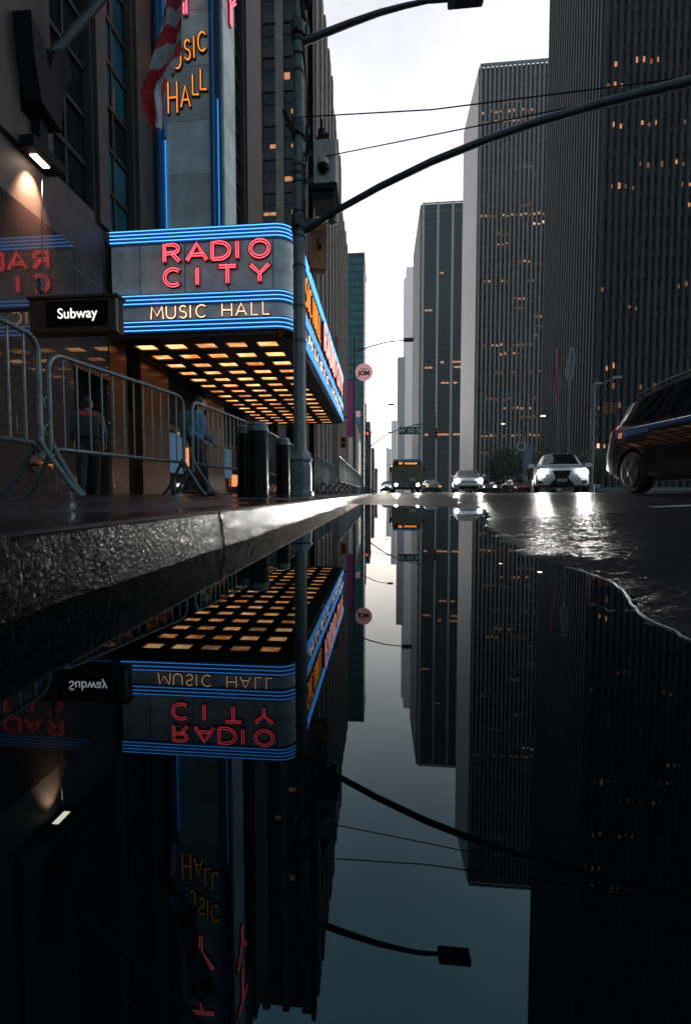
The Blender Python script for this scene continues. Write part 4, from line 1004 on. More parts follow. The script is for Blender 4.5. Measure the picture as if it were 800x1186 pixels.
q = MB(); q.box(.3, .34, 0, .03, h, h + .45); q.box(w - .34, w - .3, 0, .03, h, h + .5); q.build('hanger', M['armgrey'], t)
p = at(504, 508, 46); signal('yellow signal head at the tip of the curved arm past the green street sign', p.x, 45.9, p.z, 0, n=3, s=1.15)
p = at(425, 511, 45.8); signal('signal head showing red on the mast left of the green street sign', p.x, 45.7, p.z, 0, lit=0, n=3, s=1.0)
# farther mast on the left
t = thing('signal_mast', 'small far signal mast with thin arm seen beneath the green street sign', 'signal mast', (-1.4, 84.5, .12))
q = MB(); q.tube([(0, 0, 0), (0, 0, 6.5)], .10, 8); q.build('shaft', M['armgrey'], t, smooth=True)
q = MB(); q.tube([(0, 0, 4.0), (2.5, 0, 5.6), (6.5, 0, 6.6)], [.06, .05, .04], 8); q.build('mast_arm', M['armgrey'], t, smooth=True)
# right side furniture
def rpole(label, px, ytop, Y, kind):
    p = at(px, 568, Y); T = at(px, ytop, Y); return p.x, T.z - .2
x, H = rpole('', 684, 440, 33, '')
t = thing('signal_pole', 'tall pole with two curved lamp arms and a cross arm behind the glaring car', 'lamp pole', (x, 33, .2))
def l3(px, py): p = at(px, py, 33); return (p.x - x, 0, p.z - .2)
q = MB(); octoloft(q, [(.24, 0), (.22, .6), (.13, .75)]); q.build('base', M['polegrey'], t)
q = MB(); q.tube([(0, 0, .7), (0, 0, H * .96)], [.11, .085], 12)
for z in (3.2, 4.0, 5.2, 5.8, 6.5): q.tube([(0, 0, z), (0, 0, z + .25)], .15, 10)
q.build('shaft', M['galv'], t, smooth=True)
q = MB(); q.tube([l3(684, 478), l3(683.5, 462), l3(686, 450), l3(690, 445)], .055, 8); q.build('lamp_arm', M['galv'], t, smooth=True)
a = l3(690, 445); q = MB(); q.bbox(a[0] - .1, a[0] + .35, -.12, .12, a[2] - .05, a[2] + .12, .03); q.build('luminaire', M['cabinet'], t)
q = MB(); q.tube([l3(684, 472), l3(687, 455), l3(695, 445), l3(712, 438)], .05, 8); q.build('lamp_arm', M['galv'], t, smooth=True)
a = l3(711, 438); q = MB(); q.bbox(a[0] - .05, a[0] + .5, -.12, .12, a[2] - .05, a[2] + .13, .03); q.build('luminaire', M['cabinet'], t)
q = MB(); q.tube([l3(684, 475), l3(668, 471), l3(655, 468), l3(644, 469)], [.045, .04, .035, .03], 8); q.build('side_arm', M['galv'], t, smooth=True)
q = MB(); q.tube([l3(684, 482), l3(722, 482)], .035, 8); q.build('cross_arm', M['galvdark'], t, smooth=True)
p = at(698, 479, 33); signal('left one of the orange signal pair on the cross arm above the black van', p.x, 32.7, p.z - .1, R(25), n=3, s=.85)
p = at(707, 479, 33); signal('right one of the orange signal pair on the cross arm above the black van', p.x, 32.7, p.z - .1, R(-20), n=3, s=.85)
x, H = rpole('', 606, 500, 45, '')
t = thing('street_lamp', 'lit street lamp with curved arm, teal banner and round sign left of the glaring car', 'street lamp', (x, 45, .2))
def l4(px, py): p = at(px, py, 45); return (p.x - x, 0, p.z - .2)
q = MB(); q.tube([(0, 0, 0), (0, 0, H)], [.13, .09], 10); q.build('shaft', M['galv'], t, smooth=True)
q = MB(); q.tube([l4(606, 505), l4(607, 494), l4(611, 486), l4(618, 482), l4(627, 481)], .055, 8); q.build('lamp_arm', M['galv'], t, smooth=True)
a = l4(628, 481.5); q = MB(); q.bbox(a[0] - .2, a[0] + .3, -.12, .12, a[2] - .02, a[2] + .16, .03); q.build('luminaire', M['cabinet'], t)
q = MB(); q.box(a[0] - .15, a[0] + .25, -.1, .1, a[2] - .06, a[2] - .021); q.build('lens', M['lampglow'], t)
a, b2 = l4(607.5, 516), l4(615, 543); q = MB(); q.box(a[0], b2[0], -.02, .0, b2[2], a[2]); q.build('banner', M['bluetrim'], t)
a = l4(602.5, 517); q = MB(); q.lathe([(.44, -.14), (.44, -.11)], (a[0], 0, a[2]), 20, axis='y'); q.build('round_sign', M['signpaint'], t, smooth=True)
q = MB(); q.lathe([(.36, -.150), (.36, -.1405)], (a[0], 0, a[2]), 20, axis='y'); q.build('round_sign_inset', M['galvdark'], t, smooth=True)
x = at(503, 568, 70).x
lamp_far('distant street lamp rising behind the bus on the right of it', x, 70, H=13.0, arm_dir=1, arm_len=.9, hm='galv')
x = at(565, 568, 60).x
lamp_far('lit street lamp between the white car and the trees', x, 60, H=9.8, arm_dir=1, arm_len=1.6, glow=True, hm='galv')
# flags on tall poles
for (px, lab, red) in ((644, 'striped flag hanging on a tall pole in front of the towers', True), (657, 'white flag hanging on a tall pole beside the striped flag', False)):
    p = at(px, 560, 60); T = at(px + 1, 402, 60)
    t = thing('flagpole', 'flagpole carrying the ' + ('striped flag' if red else 'white flag') + ' before the dark tower', 'flagpole', (p.x, 60, .33))
    q = MB(); q.tube([(0, 0, 0), (0, 0, T.z - .3)], [.12, .06], 10); q.lathe([(.01, T.z - .33), (.14, T.z - .2), (.01, T.z - .05)], n=10); q.build('pole', M['galv'], t, smooth=True)
    if red: tp = [w2(642, 406, 59.8), w2(641, 425, 59.8), w2(642, 445, 59.8), w2(644, 466, 59.8)]; bt = [w2(648, 404, 59.8), w2(648.5, 425, 59.8), w2(648, 445, 59.8), w2(646, 468, 59.8)]
    else: tp = [w2(658.5, 404, 59.8), w2(656, 420, 59.8), w2(655, 434, 59.8), w2(657, 440, 59.8)]; bt = [w2(664, 402, 59.8), w2(665, 420, 59.8), w2(662, 440, 59.8), w2(659.5, 450, 59.8)]
    flag(lab, tp, bt, 59.8, 5, amp=.25, red=red)

# ------------------------------------------------------------------ trees
def tree(label, x, y, h, rad, seed, n=2600, z=.3):
    rn = random.Random(seed); t = thing('street_tree', label, 'tree', (x, y, z), group='trees in the plaza')
    q = MB(); q.tube([(0, 0, 0), (.05, .03, h * .25), (-.04, .05, h * .45), (.03, 0, h * .7)], [.16, .13, .10, .05], 8)
    for k in range(7):
        a = rn.uniform(0, 6.28); z0 = h * rn.uniform(.25, .5); e_ = Vector((math.cos(a) * rad * .65, math.sin(a) * rad * .65, h * rn.uniform(.55, .85)))
        q.tube([(0, 0, z0), (e_.x * .4, e_.y * .4, z0 + (e_.z - z0) * .55), e_], [.07, .05, .02], 6)
    q.build('trunk', M['bark'], t, smooth=True)
    cl_ = [(rn.gauss(0, rad * .42), rn.gauss(0, rad * .42), h * rn.uniform(.38, .92), rn.uniform(.28, .5) * rad) for _ in range(16)]
    q = MB()
    for _ in range(n):
        c = rn.choice(cl_); u = Vector((rn.gauss(0, 1), rn.gauss(0, 1), rn.gauss(0, .8))).normalized() * c[3] * rn.uniform(.5, 1.12)
        p = Vector(c[:3]) + u; s = rn.uniform(.10, .2); a_ = Vector((rn.gauss(0, 1), rn.gauss(0, 1), rn.gauss(0, 1))).normalized(); b_ = a_.orthogonal().normalized() * s; c_ = a_.cross(b_)
        q.add([p - b_, p - c_ * .5, p + b_, p + c_ * .5], [(0, 1, 2, 3)])
    q.build('crown', M['leaf'], t)
for i, (px, Y, h, rad, lb) in enumerate(((583, 64, 7.2, 2.9, 'round dark tree between the white car and the lit lamp'), (600, 70, 6.6, 2.8, 'dark tree directly behind the lamp with the teal banner'), (572, 74, 5.4, 1.9, 'smallest tree at the left end of the plaza row'),
                                    (622, 75, 7.8, 3.0, 'dark tree over the left side of the glaring car'), (645, 77, 7.6, 3.2, 'dark tree behind the flagpoles'), (668, 75, 7.4, 3.0, 'dark tree over the right side of the glaring car'), (690, 77, 7.0, 3.1, 'dark tree behind the pole with two lamp arms'), (716, 76, 7.2, 3.0, 'dark tree just left of the black van roof'))):
    tree(lb, at(px, 560, Y).x, Y, h, rad, 20 + i)
t = thing('planter_wall', 'low pale stone planter wall beneath the plaza trees', 'planter wall', (19.5, 60.5, .33))
MB().box(0, 40, 0, .4, 0, .55).build('wall', M['concrete'], t); MB().box(-.05, 40.05, -.05, .45, .551, .63).build('coping', M['pier'], t)

# ------------------------------------------------------------------ vehicles
class Body:
    """car shell lofted from cross-sections; y runs front (0) to rear (L)"""
    def __init__(s, keys, th=(.985, .965)): s.k = np.array(keys, float); s.L = keys[-1][0]; s.th = th
    def prm(s, y): return [float(np.interp(y, s.k[:, 0], s.k[:, i])) for i in range(1, 6)]
    def ring(s, y):
        w, zb, belt, wr, zt = s.prm(y); zm = zb + (belt - zb) * .45; sh = min(.12, (zt - belt) * .45 + .015)
        return [(w * .90, zb), (w * .985, zb + .07), (w, zm), (w * s.th[0], belt - .02), (w * s.th[1], belt), (wr + (w * s.th[1] - wr) * .08, zt - sh), (wr * .86, zt - sh * .25), (wr * .45, zt - .004), (0, zt)]
    def pt(s, y, v, off=0):
        r_ = s.ring(y); n = len(r_) - 1; v = max(0, min(.9999, v)) * n; i = int(v); f = v - i
        a, b = r_[i], r_[i + 1]; x = a[0] + (b[0] - a[0]) * f; z = a[1] + (b[1] - a[1]) * f
        dx, dz = b[1] - a[1], -(b[0] - a[0]); l = math.hypot(dx, dz) or 1
        return (x + dx / l * off, y, z + dz / l * off)
    def mesh(s, ny=70):
        ys_ = sorted(set(list(np.linspace(0, s.L, ny)) + list(s.k[:, 0]))); b = MB(); n = 9; vs = []
        for y in ys_:
            r_ = s.ring(y); full = [(x, z) for x, z in r_] + [(-x, z) for x, z in r_[-2::-1]]
            vs += [(x, y, z) for x, z in full]
        m_ = 17; fs = [(i * m_ + k, i * m_ + (k + 1) % m_, (i + 1) * m_ + (k + 1) % m_, (i + 1) * m_ + k) for i in range(len(ys_) - 1) for k in range(m_)]
        fs += [tuple(range(m_)), tuple((len(ys_) - 1) * m_ + k for k in range(m_))]
        return b.add(vs, fs)
    def patch(s, y00, y01, y10, y11, v0, v1, side, off=.006, nu=10, nv=5):
        """window: bottom edge runs y00..y01 at v0, top edge y10..y11 at v1"""
        b = MB(); vs = []
        for j in range(nv + 1):
            g = j / nv; v = v0 + (v1 - v0) * g; a = y00 + (y10 - y00) * g; c = y01 + (y11 - y01) * g
            for i in range(nu + 1):
                p = s.pt(a + (c - a) * i / nu, v, off); vs.append((p[0] * side, p[1], p[2]))
        return b.add(vs, [(j * (nu + 1) + i, j * (nu + 1) + i + 1, (j + 1) * (nu + 1) + i + 1, (j + 1) * (nu + 1) + i) for j in range(nv) for i in range(nu)])
def wheel(t, x, y, rad, side, spokes=5, wdt=.22):
    q = MB(); r_ = rad; q.lathe([(r_ * .62, -wdt / 2), (r_ * .93, -wdt / 2), (r_, -wdt * .36), (r_, wdt * .36), (r_ * .93, wdt / 2), (r_ * .66, wdt / 2 + .003), (r_ * .62, wdt * .3)], (x, y, rad), 36, axis='x')
    wh = q.build('wheel', M['rubber'], t, smooth=True)
    q = MB(); xo = x + side * wdt * .52; s = side
    q.lathe([(r_ * .68, 0 * s), (r_ * .68, .012 * s), (r_ * .61, .014 * s), (r_ * .60, -.05 * s)], (xo, y, rad), 36, axis='x')
    for k in range(spokes):
        a = 2 * math.pi * k / spokes + .3; M3 = Matrix.Rotation(a, 3, 'X')
        q.obox(Vector((xo - s * .005, y, rad)) + M3 @ Vector((0, 0, r_ * .34)), (.014, r_ * .12, r_ * .30), M3)
    q.lathe([(r_ * .2, -.02 * s), (r_ * .19, .012 * s), (r_ * .05, .02 * s)], (xo, y, rad), 18, axis='x'); q.build('rim', M['rim'], wh, smooth=True)
    q = MB(); q.lathe([(r_ * .60, 0), (r_ * .60, .01)], (xo - s * .10, y, rad), 24, axis='x'); q.build('brake_disc', M['matte'], wh)
def finish_body(t, B, paint, wheels, rad, halfw, name='body'):
    q = B.mesh(); o = q.build(name, paint, t)
    for yy in wheels:
        c = MB(); c.lathe([(rad * 1.16, -3), (rad * 1.16, 3)], (0, yy, rad * 1.0), 40, axis='x'); cu = c.build('cutter', paint)
        cu.parent = t
        md = o.modifiers.new('cut', 'BOOLEAN'); md.operation = 'DIFFERENCE'; md.object = cu; md.solver = 'EXACT'
        bpy.context.view_layer.update()
        me = bpy.data.meshes.new_from_object(o.evaluated_get(bpy.context.evaluated_depsgraph_get())); o.modifiers.clear(); o.data = me; bpy.data.objects.remove(cu)
    o.data.materials.clear(); o.data.materials.append(paint); o.data.shade_smooth(); md = o.modifiers.new('e', 'EDGE_SPLIT'); md.split_angle = R(32)
    q = MB(); q.box(-halfw * .80, halfw * .80, .3, B.L - .3, .22, .60); q.build('underbody', M['matte'], t)
    return o
def mirrors(t, B, y, z, hw, m_):
    for s in (-1, 1):
        q = MB(); q.bbox(s * hw - (.03 if s > 0 else .20), s * hw + (.20 if s > 0 else .03), y, y + .12, z, z + .15, .03); q.build('mirror', m_, t)
def car_common(name, label, cat, keys, paint, x, y, z, rz, rad, wy, hw, windows, v0=.52, v1=.64, group=None, th=(.985, .965)):
    t = thing(name, label, cat, (x, y, z), rz, group); B = Body(keys, th)
    finish_body(t, B, paint, wy, rad, hw)
    for s in (-1, 1):
        for (a, b_, c, d) in windows: B.patch(a, b_, c, d, v0, v1, s).build('side_window', M['carglass'], t, smooth=True)
        for yy in wy: wheel(t, s * (hw - .115), yy, rad, s)
    return t, B
def cross_glass(B, y0, y1, f=.86, off=.008, n=12, lift=.0):
    """windscreen or rear glass: spans between the pillars, follows the top profile from y0 to y1"""
    b = MB(); vs = []
    for j in range(n + 1):
        y = y0 + (y1 - y0) * j / n; r_ = B.ring(y)
        for i in range(-6, 7):
            s = i / 6; x = abs(s) * r_[6][0] * f / .86 * .97
            zt = np.interp(x, [0, r_[7][0], r_[6][0], r_[5][0]], [r_[8][1], r_[7][1], r_[6][1], r_[5][1]])
            vs.append((math.copysign(x, s), y - off, zt + off))
    return b.add(vs, [(j * 13 + i, j * 13 + i + 1, (j + 1) * 13 + i + 1, (j + 1) * 13 + i) for j in range(n) for i in range(12)])

# black minivan, right edge: front faces the camera side, tail points down the avenue
van_keys = [(0, .62, .42, .80, .50, .82), (.10, .86, .28, .86, .70, .90), (.5, .97, .22, .95, .84, 1.02), (1.0, 1.0, .20, .99, .88, 1.10), (1.35, 1.0, .20, 1.01, .88, 1.20), (1.9, 1.0, .20, 1.04, .80, 1.56), (2.3, 1.0, .20, 1.06, .76, 1.70), (2.9, 1.0, .20, 1.07, .755, 1.765),
            (3.7, 1.0, .20, 1.09, .75, 1.765), (4.4, 1.0, .22, 1.12, .735, 1.72), (4.72, .99, .25, 1.14, .72, 1.66), (4.84, .98, .30, 1.14, .74, 1.45), (4.93, .965, .34, 1.13, .80, 1.24), (4.99, .95, .38, 1.05, .84, 1.12), (5.04, .88, .45, .92, .70, 1.00)]
VX = 5.12
t, B = car_common('black_minivan', 'black minivan cut off by the right edge, neon reflected in its flank', 'minivan', van_keys, M['carblack'], VX, 3.06, .165, 0, .345, (1.0, 4.16), 1.0,
                  ((1.55, 2.35, 1.98, 2.42), (2.42, 3.42, 2.48, 3.45), (3.52, 4.66, 3.55, 4.34)), v0=.515, v1=.622, th=(.942, .910))
cross_glass(B, 1.3, 2.15).build('windscreen', M['carglass'], t, smooth=True)
for s in (-1, 1):
    q = B.patch(4.78, 5.0, 4.72, 4.92, .40, .52, s, off=.012); q.build('tail_light', M['taillight'], t, smooth=True)
    q = MB(); q.tube([(s * 1.0, 1.5, 1.05)] + [(s * (B.ring(y)[4][0] + .008), y, B.ring(y)[4][1] - .012) for y in np.linspace(1.6, 4.85, 14)], .011, 6); q.build('window_trim', M['chrome'], t, smooth=True)
    q = MB(); q.tube([(s * (B.ring(y)[5][0] - .03), y, B.ring(y)[5][1] + .10) for y in np.linspace(2.3, 4.5, 12)], .018, 6); q.build('roof_rail', M['galvdark'], t, smooth=True)
    for yy in (2.42, 3.47):
        q = B.patch(yy - .006, yy + .006, yy - .006, yy + .006, .06, .50, s, off=.002, nu=1, nv=14); q.build('door_seam', M['matte'], t)
    q = B.patch(2.42, 4.72, 2.42, 4.72, .455, .468, s, off=.003, nu=16, nv=1); q.build('slide_rail', M['matte'], t)
    q = MB(); q.bbox(s * 1.0 - (.02 if s < 0 else -.0), s * 1.0 + (.02 if s > 0 else .0) + .001, 2.52, 2.72, .86, .90, .004); q.build('door_handle', M['chrome'], t)
    q = B.patch(4.50, 4.62, 4.50, 4.62, .335, .36, s, off=.006); q.build('side_marker', mat('amber_marker', (.4, .16, .06), .2, emit=(1, .35, .1), es=.35), t)
q = MB(); q.bbox(-.85, .85, 4.98, 5.10, .40, .62, .03); q.build('rear_bumper', M['carblack'], t)
mirrors(t, B, 1.75, 1.02, 1.0, M['carblack'])

# white crossover with blazing headlamps
lex_keys = [(0, .50, .42, .62, .30, .70), (.06, .78, .28, .72, .52, .80), (.25, .88, .22, .84, .70, .92), (.7, .925, .20, .93, .78, 1.00), (1.15, .93, .20, .97, .80, 1.06), (1.3, .93, .20, .99, .76, 1.14), (1.95, .93, .20, 1.02, .62, 1.56), (2.3, .93, .20, 1.02, .60, 1.62), (3.0, .93, .20, 1.03, .60, 1.62), (3.6, .92, .22, 1.06, .58, 1.54), (4.2, .90, .26, 1.06, .56, 1.26), (4.5, .82, .34, .95, .50, 1.06), (4.6, .72, .42, .80, .45, .92)]
def front_car(label, keys, x, y, z, paint, hl, style, spot, rz=0, name='white_crossover', wz=(.62, .78), cat='car'):
    t, B = car_common(name, label, cat, keys, paint, x, y, z, rz, .35, (.88, 3.62), .93, ((1.5, 2.35, 1.92, 2.38), (2.43, 3.3, 2.45, 3.25)), group=None)
    cross_glass(B, 1.24, 1.98).build('windscreen', M['carglass'], t, smooth=True)
    mirrors(t, B, 1.55, 1.0, .92, paint)
    if style == 'spindle':
        q = MB(); q.prism([(-.30, .80), (.30, .80), (.22, .60), (.20, .52), (.40, .30), (.36, .24), (-.36, .24), (-.40, .30), (-.20, .52), (-.22, .60)], 'y', -.03, .04); g_ = q.build('grille', M['black'], t)
        q = MB()
        for k in range(6): q.box(-.20, .20, -.038, -.031, .30 + k * .075, .315 + k * .075)
        q.build('slats', M['galvdark'], g_)
    else:
        q = MB(); q.prism([(-.60, .42), (.60, .42), (.52, .24), (-.52, .24)], 'y', -.03, .05); g_ = q.build('grille', M['black'], t)
        q = MB(); q.box(-.45, .45, -.01, .05, .62, .68); q.build('slats', M['black'], g_)
    for s in (-1, 1):
        q = MB(); q.prism([(s * .52, wz[0]), (s * .84, wz[0] + .10), (s * .86, wz[1] + .02), (s * .54, wz[1] - .06)], 'y', .02, .22); h_ = q.build('headlight', M['black'], t)
        q = MB(); q.lathe([(.001, -.012), (.13, -.010), (.13, .02)], (s * .68, .02, wz[0] + .11), 20, axis='y'); q.build('lens', hl, h_)
        q = MB(); q.prism([(s * .55, wz[0] - .02), (s * .84, wz[0] + .07), (s * .84, wz[0] + .085), (s * .55, wz[0] - .005)], 'y', .005, .03); q.build('running_light', M['drl'], h_)
        q = MB(); q.prism([(s * .62, .32), (s * .80, .36), (s * .80, .44), (s * .66, .42)], 'y', .03, .12); q.build('fog_recess', M['black'], t)
        if spot:
            L = bpy.data.lights.new('headlight_beam', 'SPOT'); L.energy = spot; L.color = (1, .96, .90); L.spot_size = R(56); L.spot_blend = .8; L.shadow_soft_size = .09
            lo = bpy.data.objects.new('headlight_beam', L); COL.objects.link(lo); lo.parent = t; lo.location = (s * .68, -.04, wz[0] + .11); lo.rotation_euler = Vector((-.02, -1, -.03)).to_track_quat('-Z', 'Y').to_euler()
    q = MB(); q.box(-.16, .16, -.055, -.04, .40, .50); q.build('number_plate', M['plate'], t)
    return t
p = at(644.5, 569, 16.0)
front_car('white crossover with blazing headlamps and dark wide grille', lex_keys, p.x, 15.6, .19, M['carwhite'], M['headlight'], 'spindle', 300, rz=R(-19))
p = at(540.5, 569, 26)
sed = [(a, w_, zb, be * .97, wr, zt * .93 if zt > 1.1 else zt * .97) for a, w_, zb, be, wr, zt in lex_keys]
front_car('white car with lit headlamps between the bus and the glaring crossover', sed, p.x, 25.6, .2, M['carwhite'], M['headlight2'], 'wide', 600, rz=R(-9), name='white_hatchback')

# bus
p = at(471, 569, 36)
t = thing('city_bus', 'dark blue city bus with amber destination display and lit headlamps', 'bus', (p.x, 36, .2))
b = MB(); prof = [(-1.28, .30), (1.28, .30), (1.30, .9), (1.29, 2.2), (1.22, 2.75), (1.05, 2.92), (-1.05, 2.92), (-1.22, 2.75), (-1.29, 2.2), (-1.30, .9)]
b.prism(prof, 'y', 0.06, 12); b.build('body', M['busblue'], t, bevel=.05)
q = MB(); q.prism([(-1.16, 1.0), (1.16, 1.0), (1.17, 2.2), (1.12, 2.32), (-1.12, 2.32), (-1.17, 2.2)], 'y', -.02, .05); q.build('windscreen', M['carglass'], t, bevel=.02)
q = MB(); q.box(-.01, .01, -.03, -.021, 1.0, 2.32); q.build('windscreen_divider', M['matte'], t)
q = MB(); q.prism([(-1.10, 2.36), (1.10, 2.36), (1.05, 2.68), (-1.05, 2.68)], 'y', -.02, .05); ds = q.build('destination_display', M['black'], t)
text_mesh('M7', .26, M['amber'], ds, (-.55, -.03, 2.52), (R(90), 0, 0), bold=.01).name = 'route_lettering'
q = MB()
for k in range(9): q.box(-.2 + k * .12, -.12 + k * .12, -.03, -.021, 2.44, 2.60)
q.build('display_dots', M['amber'], ds)
q = MB(); q.box(-1.0, 1.0, -.01, .05, 2.78, 2.86); q.build('roof_marker', M['neonblue2'], t)
for s in (-1, 1):
    q = MB(); q.bbox(s * .95 - .22, s * .95 + .22, -.02, .08, .56, .80, .02); h_ = q.build('headlight', M['black'], t)
    q = MB(); q.lathe([(.001, -.012), (.12, -.010), (.12, .02)], (s * .93, -.02, .68), 18, axis='y'); q.build('lens', M['headlight2'], h_)
    q = MB(); q.tube([(s * 1.2, .05, 2.5), (s * 1.42, -.25, 2.4), (s * 1.42, -.28, 2.2)], .025, 6); q.bbox(s * 1.42 - .10, s * 1.42 + .10, -.33, -.25, 1.75, 2.2, .02); q.build('mirror', M['matte'], t)
    for yy in (2.4, 9.0): wheel(t, s * 1.14, yy, .47, s, 8, .28)
    for k in range(6): MB().box(s * 1.301 - .006, s * 1.301 + .006, .8 + k * 1.8, 2.35 + k * 1.8, 1.2, 2.3).build('side_window', M['carglass'], t)
for s in (-1, 1):
    L = bpy.data.lights.new('headlight_beam', 'SPOT'); L.energy = 2200; L.color = (1, .97, .92); L.spot_size = R(32); L.spot_blend = 1; L.shadow_soft_size = .12
    lo = bpy.data.objects.new('headlight_beam', L); COL.objects.link(lo); lo.parent = t; lo.location = (s * .93, -.08, .68); lo.rotation_euler = Vector((-.10, -1, -.012)).to_track_quat('-Z', 'Y').to_euler()
q = MB(); q.box(-.18, .18, -.02, .05, .48, .60); q.build('number_plate', M['plate'], t)
q = MB(); q.bbox(-1.2, 1.2, -.10, .10, .32, .50, .03); q.build('bumper', M['matte'], t)
q = MB(); q.tube([(.15, -.05, 1.1), (.75, -.05, 2.0)], .012, 6); q.tube([(-.95, -.05, 1.1), (-.35, -.05, 2.0)], .012, 6); q.build('wiper', M['matte'], t)
q = MB(); q.box(.18, .7, -.028, -.0205, 1.02, 1.30); q.build('dash_card', M['cabinet'], t)

# smaller traffic: dark cars beside the bus and parked beyond
mini = [(0, .55, .40, .60, .30, .66), (.08, .82, .26, .70, .60, .74), (.9, .90, .2, .88, .74, .96), (1.3, .90, .2, .92, .72, 1.04), (1.95, .90, .2, .94, .60, 1.42), (3.0, .90, .2, .96, .58, 1.44), (3.9, .88, .26, .98, .60, 1.08), (4.4, .78, .36, .86, .5, .92)]
def small_car(label, px, Y, rz, paint, lights=None, name='parked_car', z=.2):
    p = at(px, 568, Y); t, B = car_common(name, label, 'car', mini, paint, p.x, Y, z, rz, .32, (.85, 3.5), .90, ((1.45, 2.3, 1.9, 2.33), (2.4, 3.4, 2.42, 3.1)), group='cars in the avenue')
    cross_glass(B, 1.25, 1.98).build('windscreen', M['carglass'], t, smooth=True); cross_glass(B, 3.1, 3.85).build('rear_window', M['carglass'], t, smooth=True)
    for s in (-1, 1):
        q = MB(); q.bbox(s * .66 - .14, s * .66 + .14, -.0, .12, .60, .72, .02); h_ = q.build('headlight', M[lights] if lights else M['chrome'], t)
        q = MB(); q.bbox(s * .62 - .14, s * .62 + .14, 4.32, 4.44, .66, .78, .02); q.build('tail_light', M['taillight'], t)
    q = MB(); q.box(-.45, .45, .0, .05, .40, .52); q.build('grille', M['black'], t)
    return t
small_car('dark car with small lit headlamps left of the bus', 449, 48, 0, M['cargrey'], 'headlight2', 'dark_car')
small_car('dark car with amber glow squeezed between the bus and the white car', 502, 44, 0, M['cargrey'], 'amber', 'dark_car')
small_car('dark parked car just right of the white car', 566, 46, R(8), M['cargrey'], 'drl')
small_car('red parked car between the dark cars at the right kerb', 574, 54, R(80), M['carred'])
small_car('grey parked car in front of the round dark tree', 586, 52, R(14), M['cargrey'], None)
small_car('dark red car close to the left side of the glaring crossover', 607, 44, R(4), M['carred'], None)
small_car('dark car behind the glaring crossover near the black van', 690, 40, R(85), M['cargrey'], None)
# traffic cones of low posts seen by the parked cars
for i, px in enumerate((590, 598)):
    p = at(px, 568, 38); t = thing('kerb_post', ('left' if i == 0 else 'right') + ' one of two slim grey posts before the parked cars', 'post', (p.x, 38, .2))
    q = MB(); q.tube([(0, 0, 0), (0, 0, .95)], .05, 8); q.build('post', M['galv'], t, smooth=True); q = MB(); q.lathe([(.06, .95), (.06, 1.0), (.02, 1.03)], n=10); q.build('cap', M['galv'], t)

# ------------------------------------------------------------------ people
def ico(b, c, rx, ry, rz_, rot=None, n=14):
    vs = []; m_ = 9
    for i in range(m_ + 1):
        th = math.pi * i / m_
        for k in range(n):
            a = 2 * math.pi * k / n; v = Vector((rx * math.sin(th) * math.cos(a), ry * math.sin(th) * math.sin(a), rz_ * math.cos(th)))
            if rot: v = rot @ v
            vs.append(Vector(c) + v)
    fs = [(i * n + k, (i + 1) * n + k, (i + 1) * n + (k + 1) % n, i * n + (k + 1) % n) for i in range(m_) for k in range(n)]
    return b.add(vs, fs)
def cap_(b, p0, p1, r0, r1, n=12):
    p0, p1 = Vector(p0), Vector(p1); d = (p1 - p0).normalized()
    pts = [p0 - d * r0 * .9, p0 - d * r0 * .5, p0, p1, p1 + d * r1 * .5, p1 + d * r1 * .9]
    return b.tube(pts, [r0 * .4, r0 * .85, r0, r1, r1 * .85, r1 * .4], n)
def fuse(b, name, m_, parent, vox, smooth=3):
    o = b.build(name, m_, parent); md = o.modifiers.new('r', 'REMESH'); md.mode = 'VOXEL'; md.voxel_size = vox; md.use_smooth_shade = True
    s_ = o.modifiers.new('s', 'SMOOTH'); s_.iterations = smooth; s_.factor = .5
    bpy.context.view_layer.update()
    me = bpy.data.meshes.new_from_object(o.evaluated_get(bpy.context.evaluated_depsgraph_get())); o.modifiers.clear(); o.data = me
    o.data.materials.clear(); o.data.materials.append(m_); o.data.shade_smooth(); return o
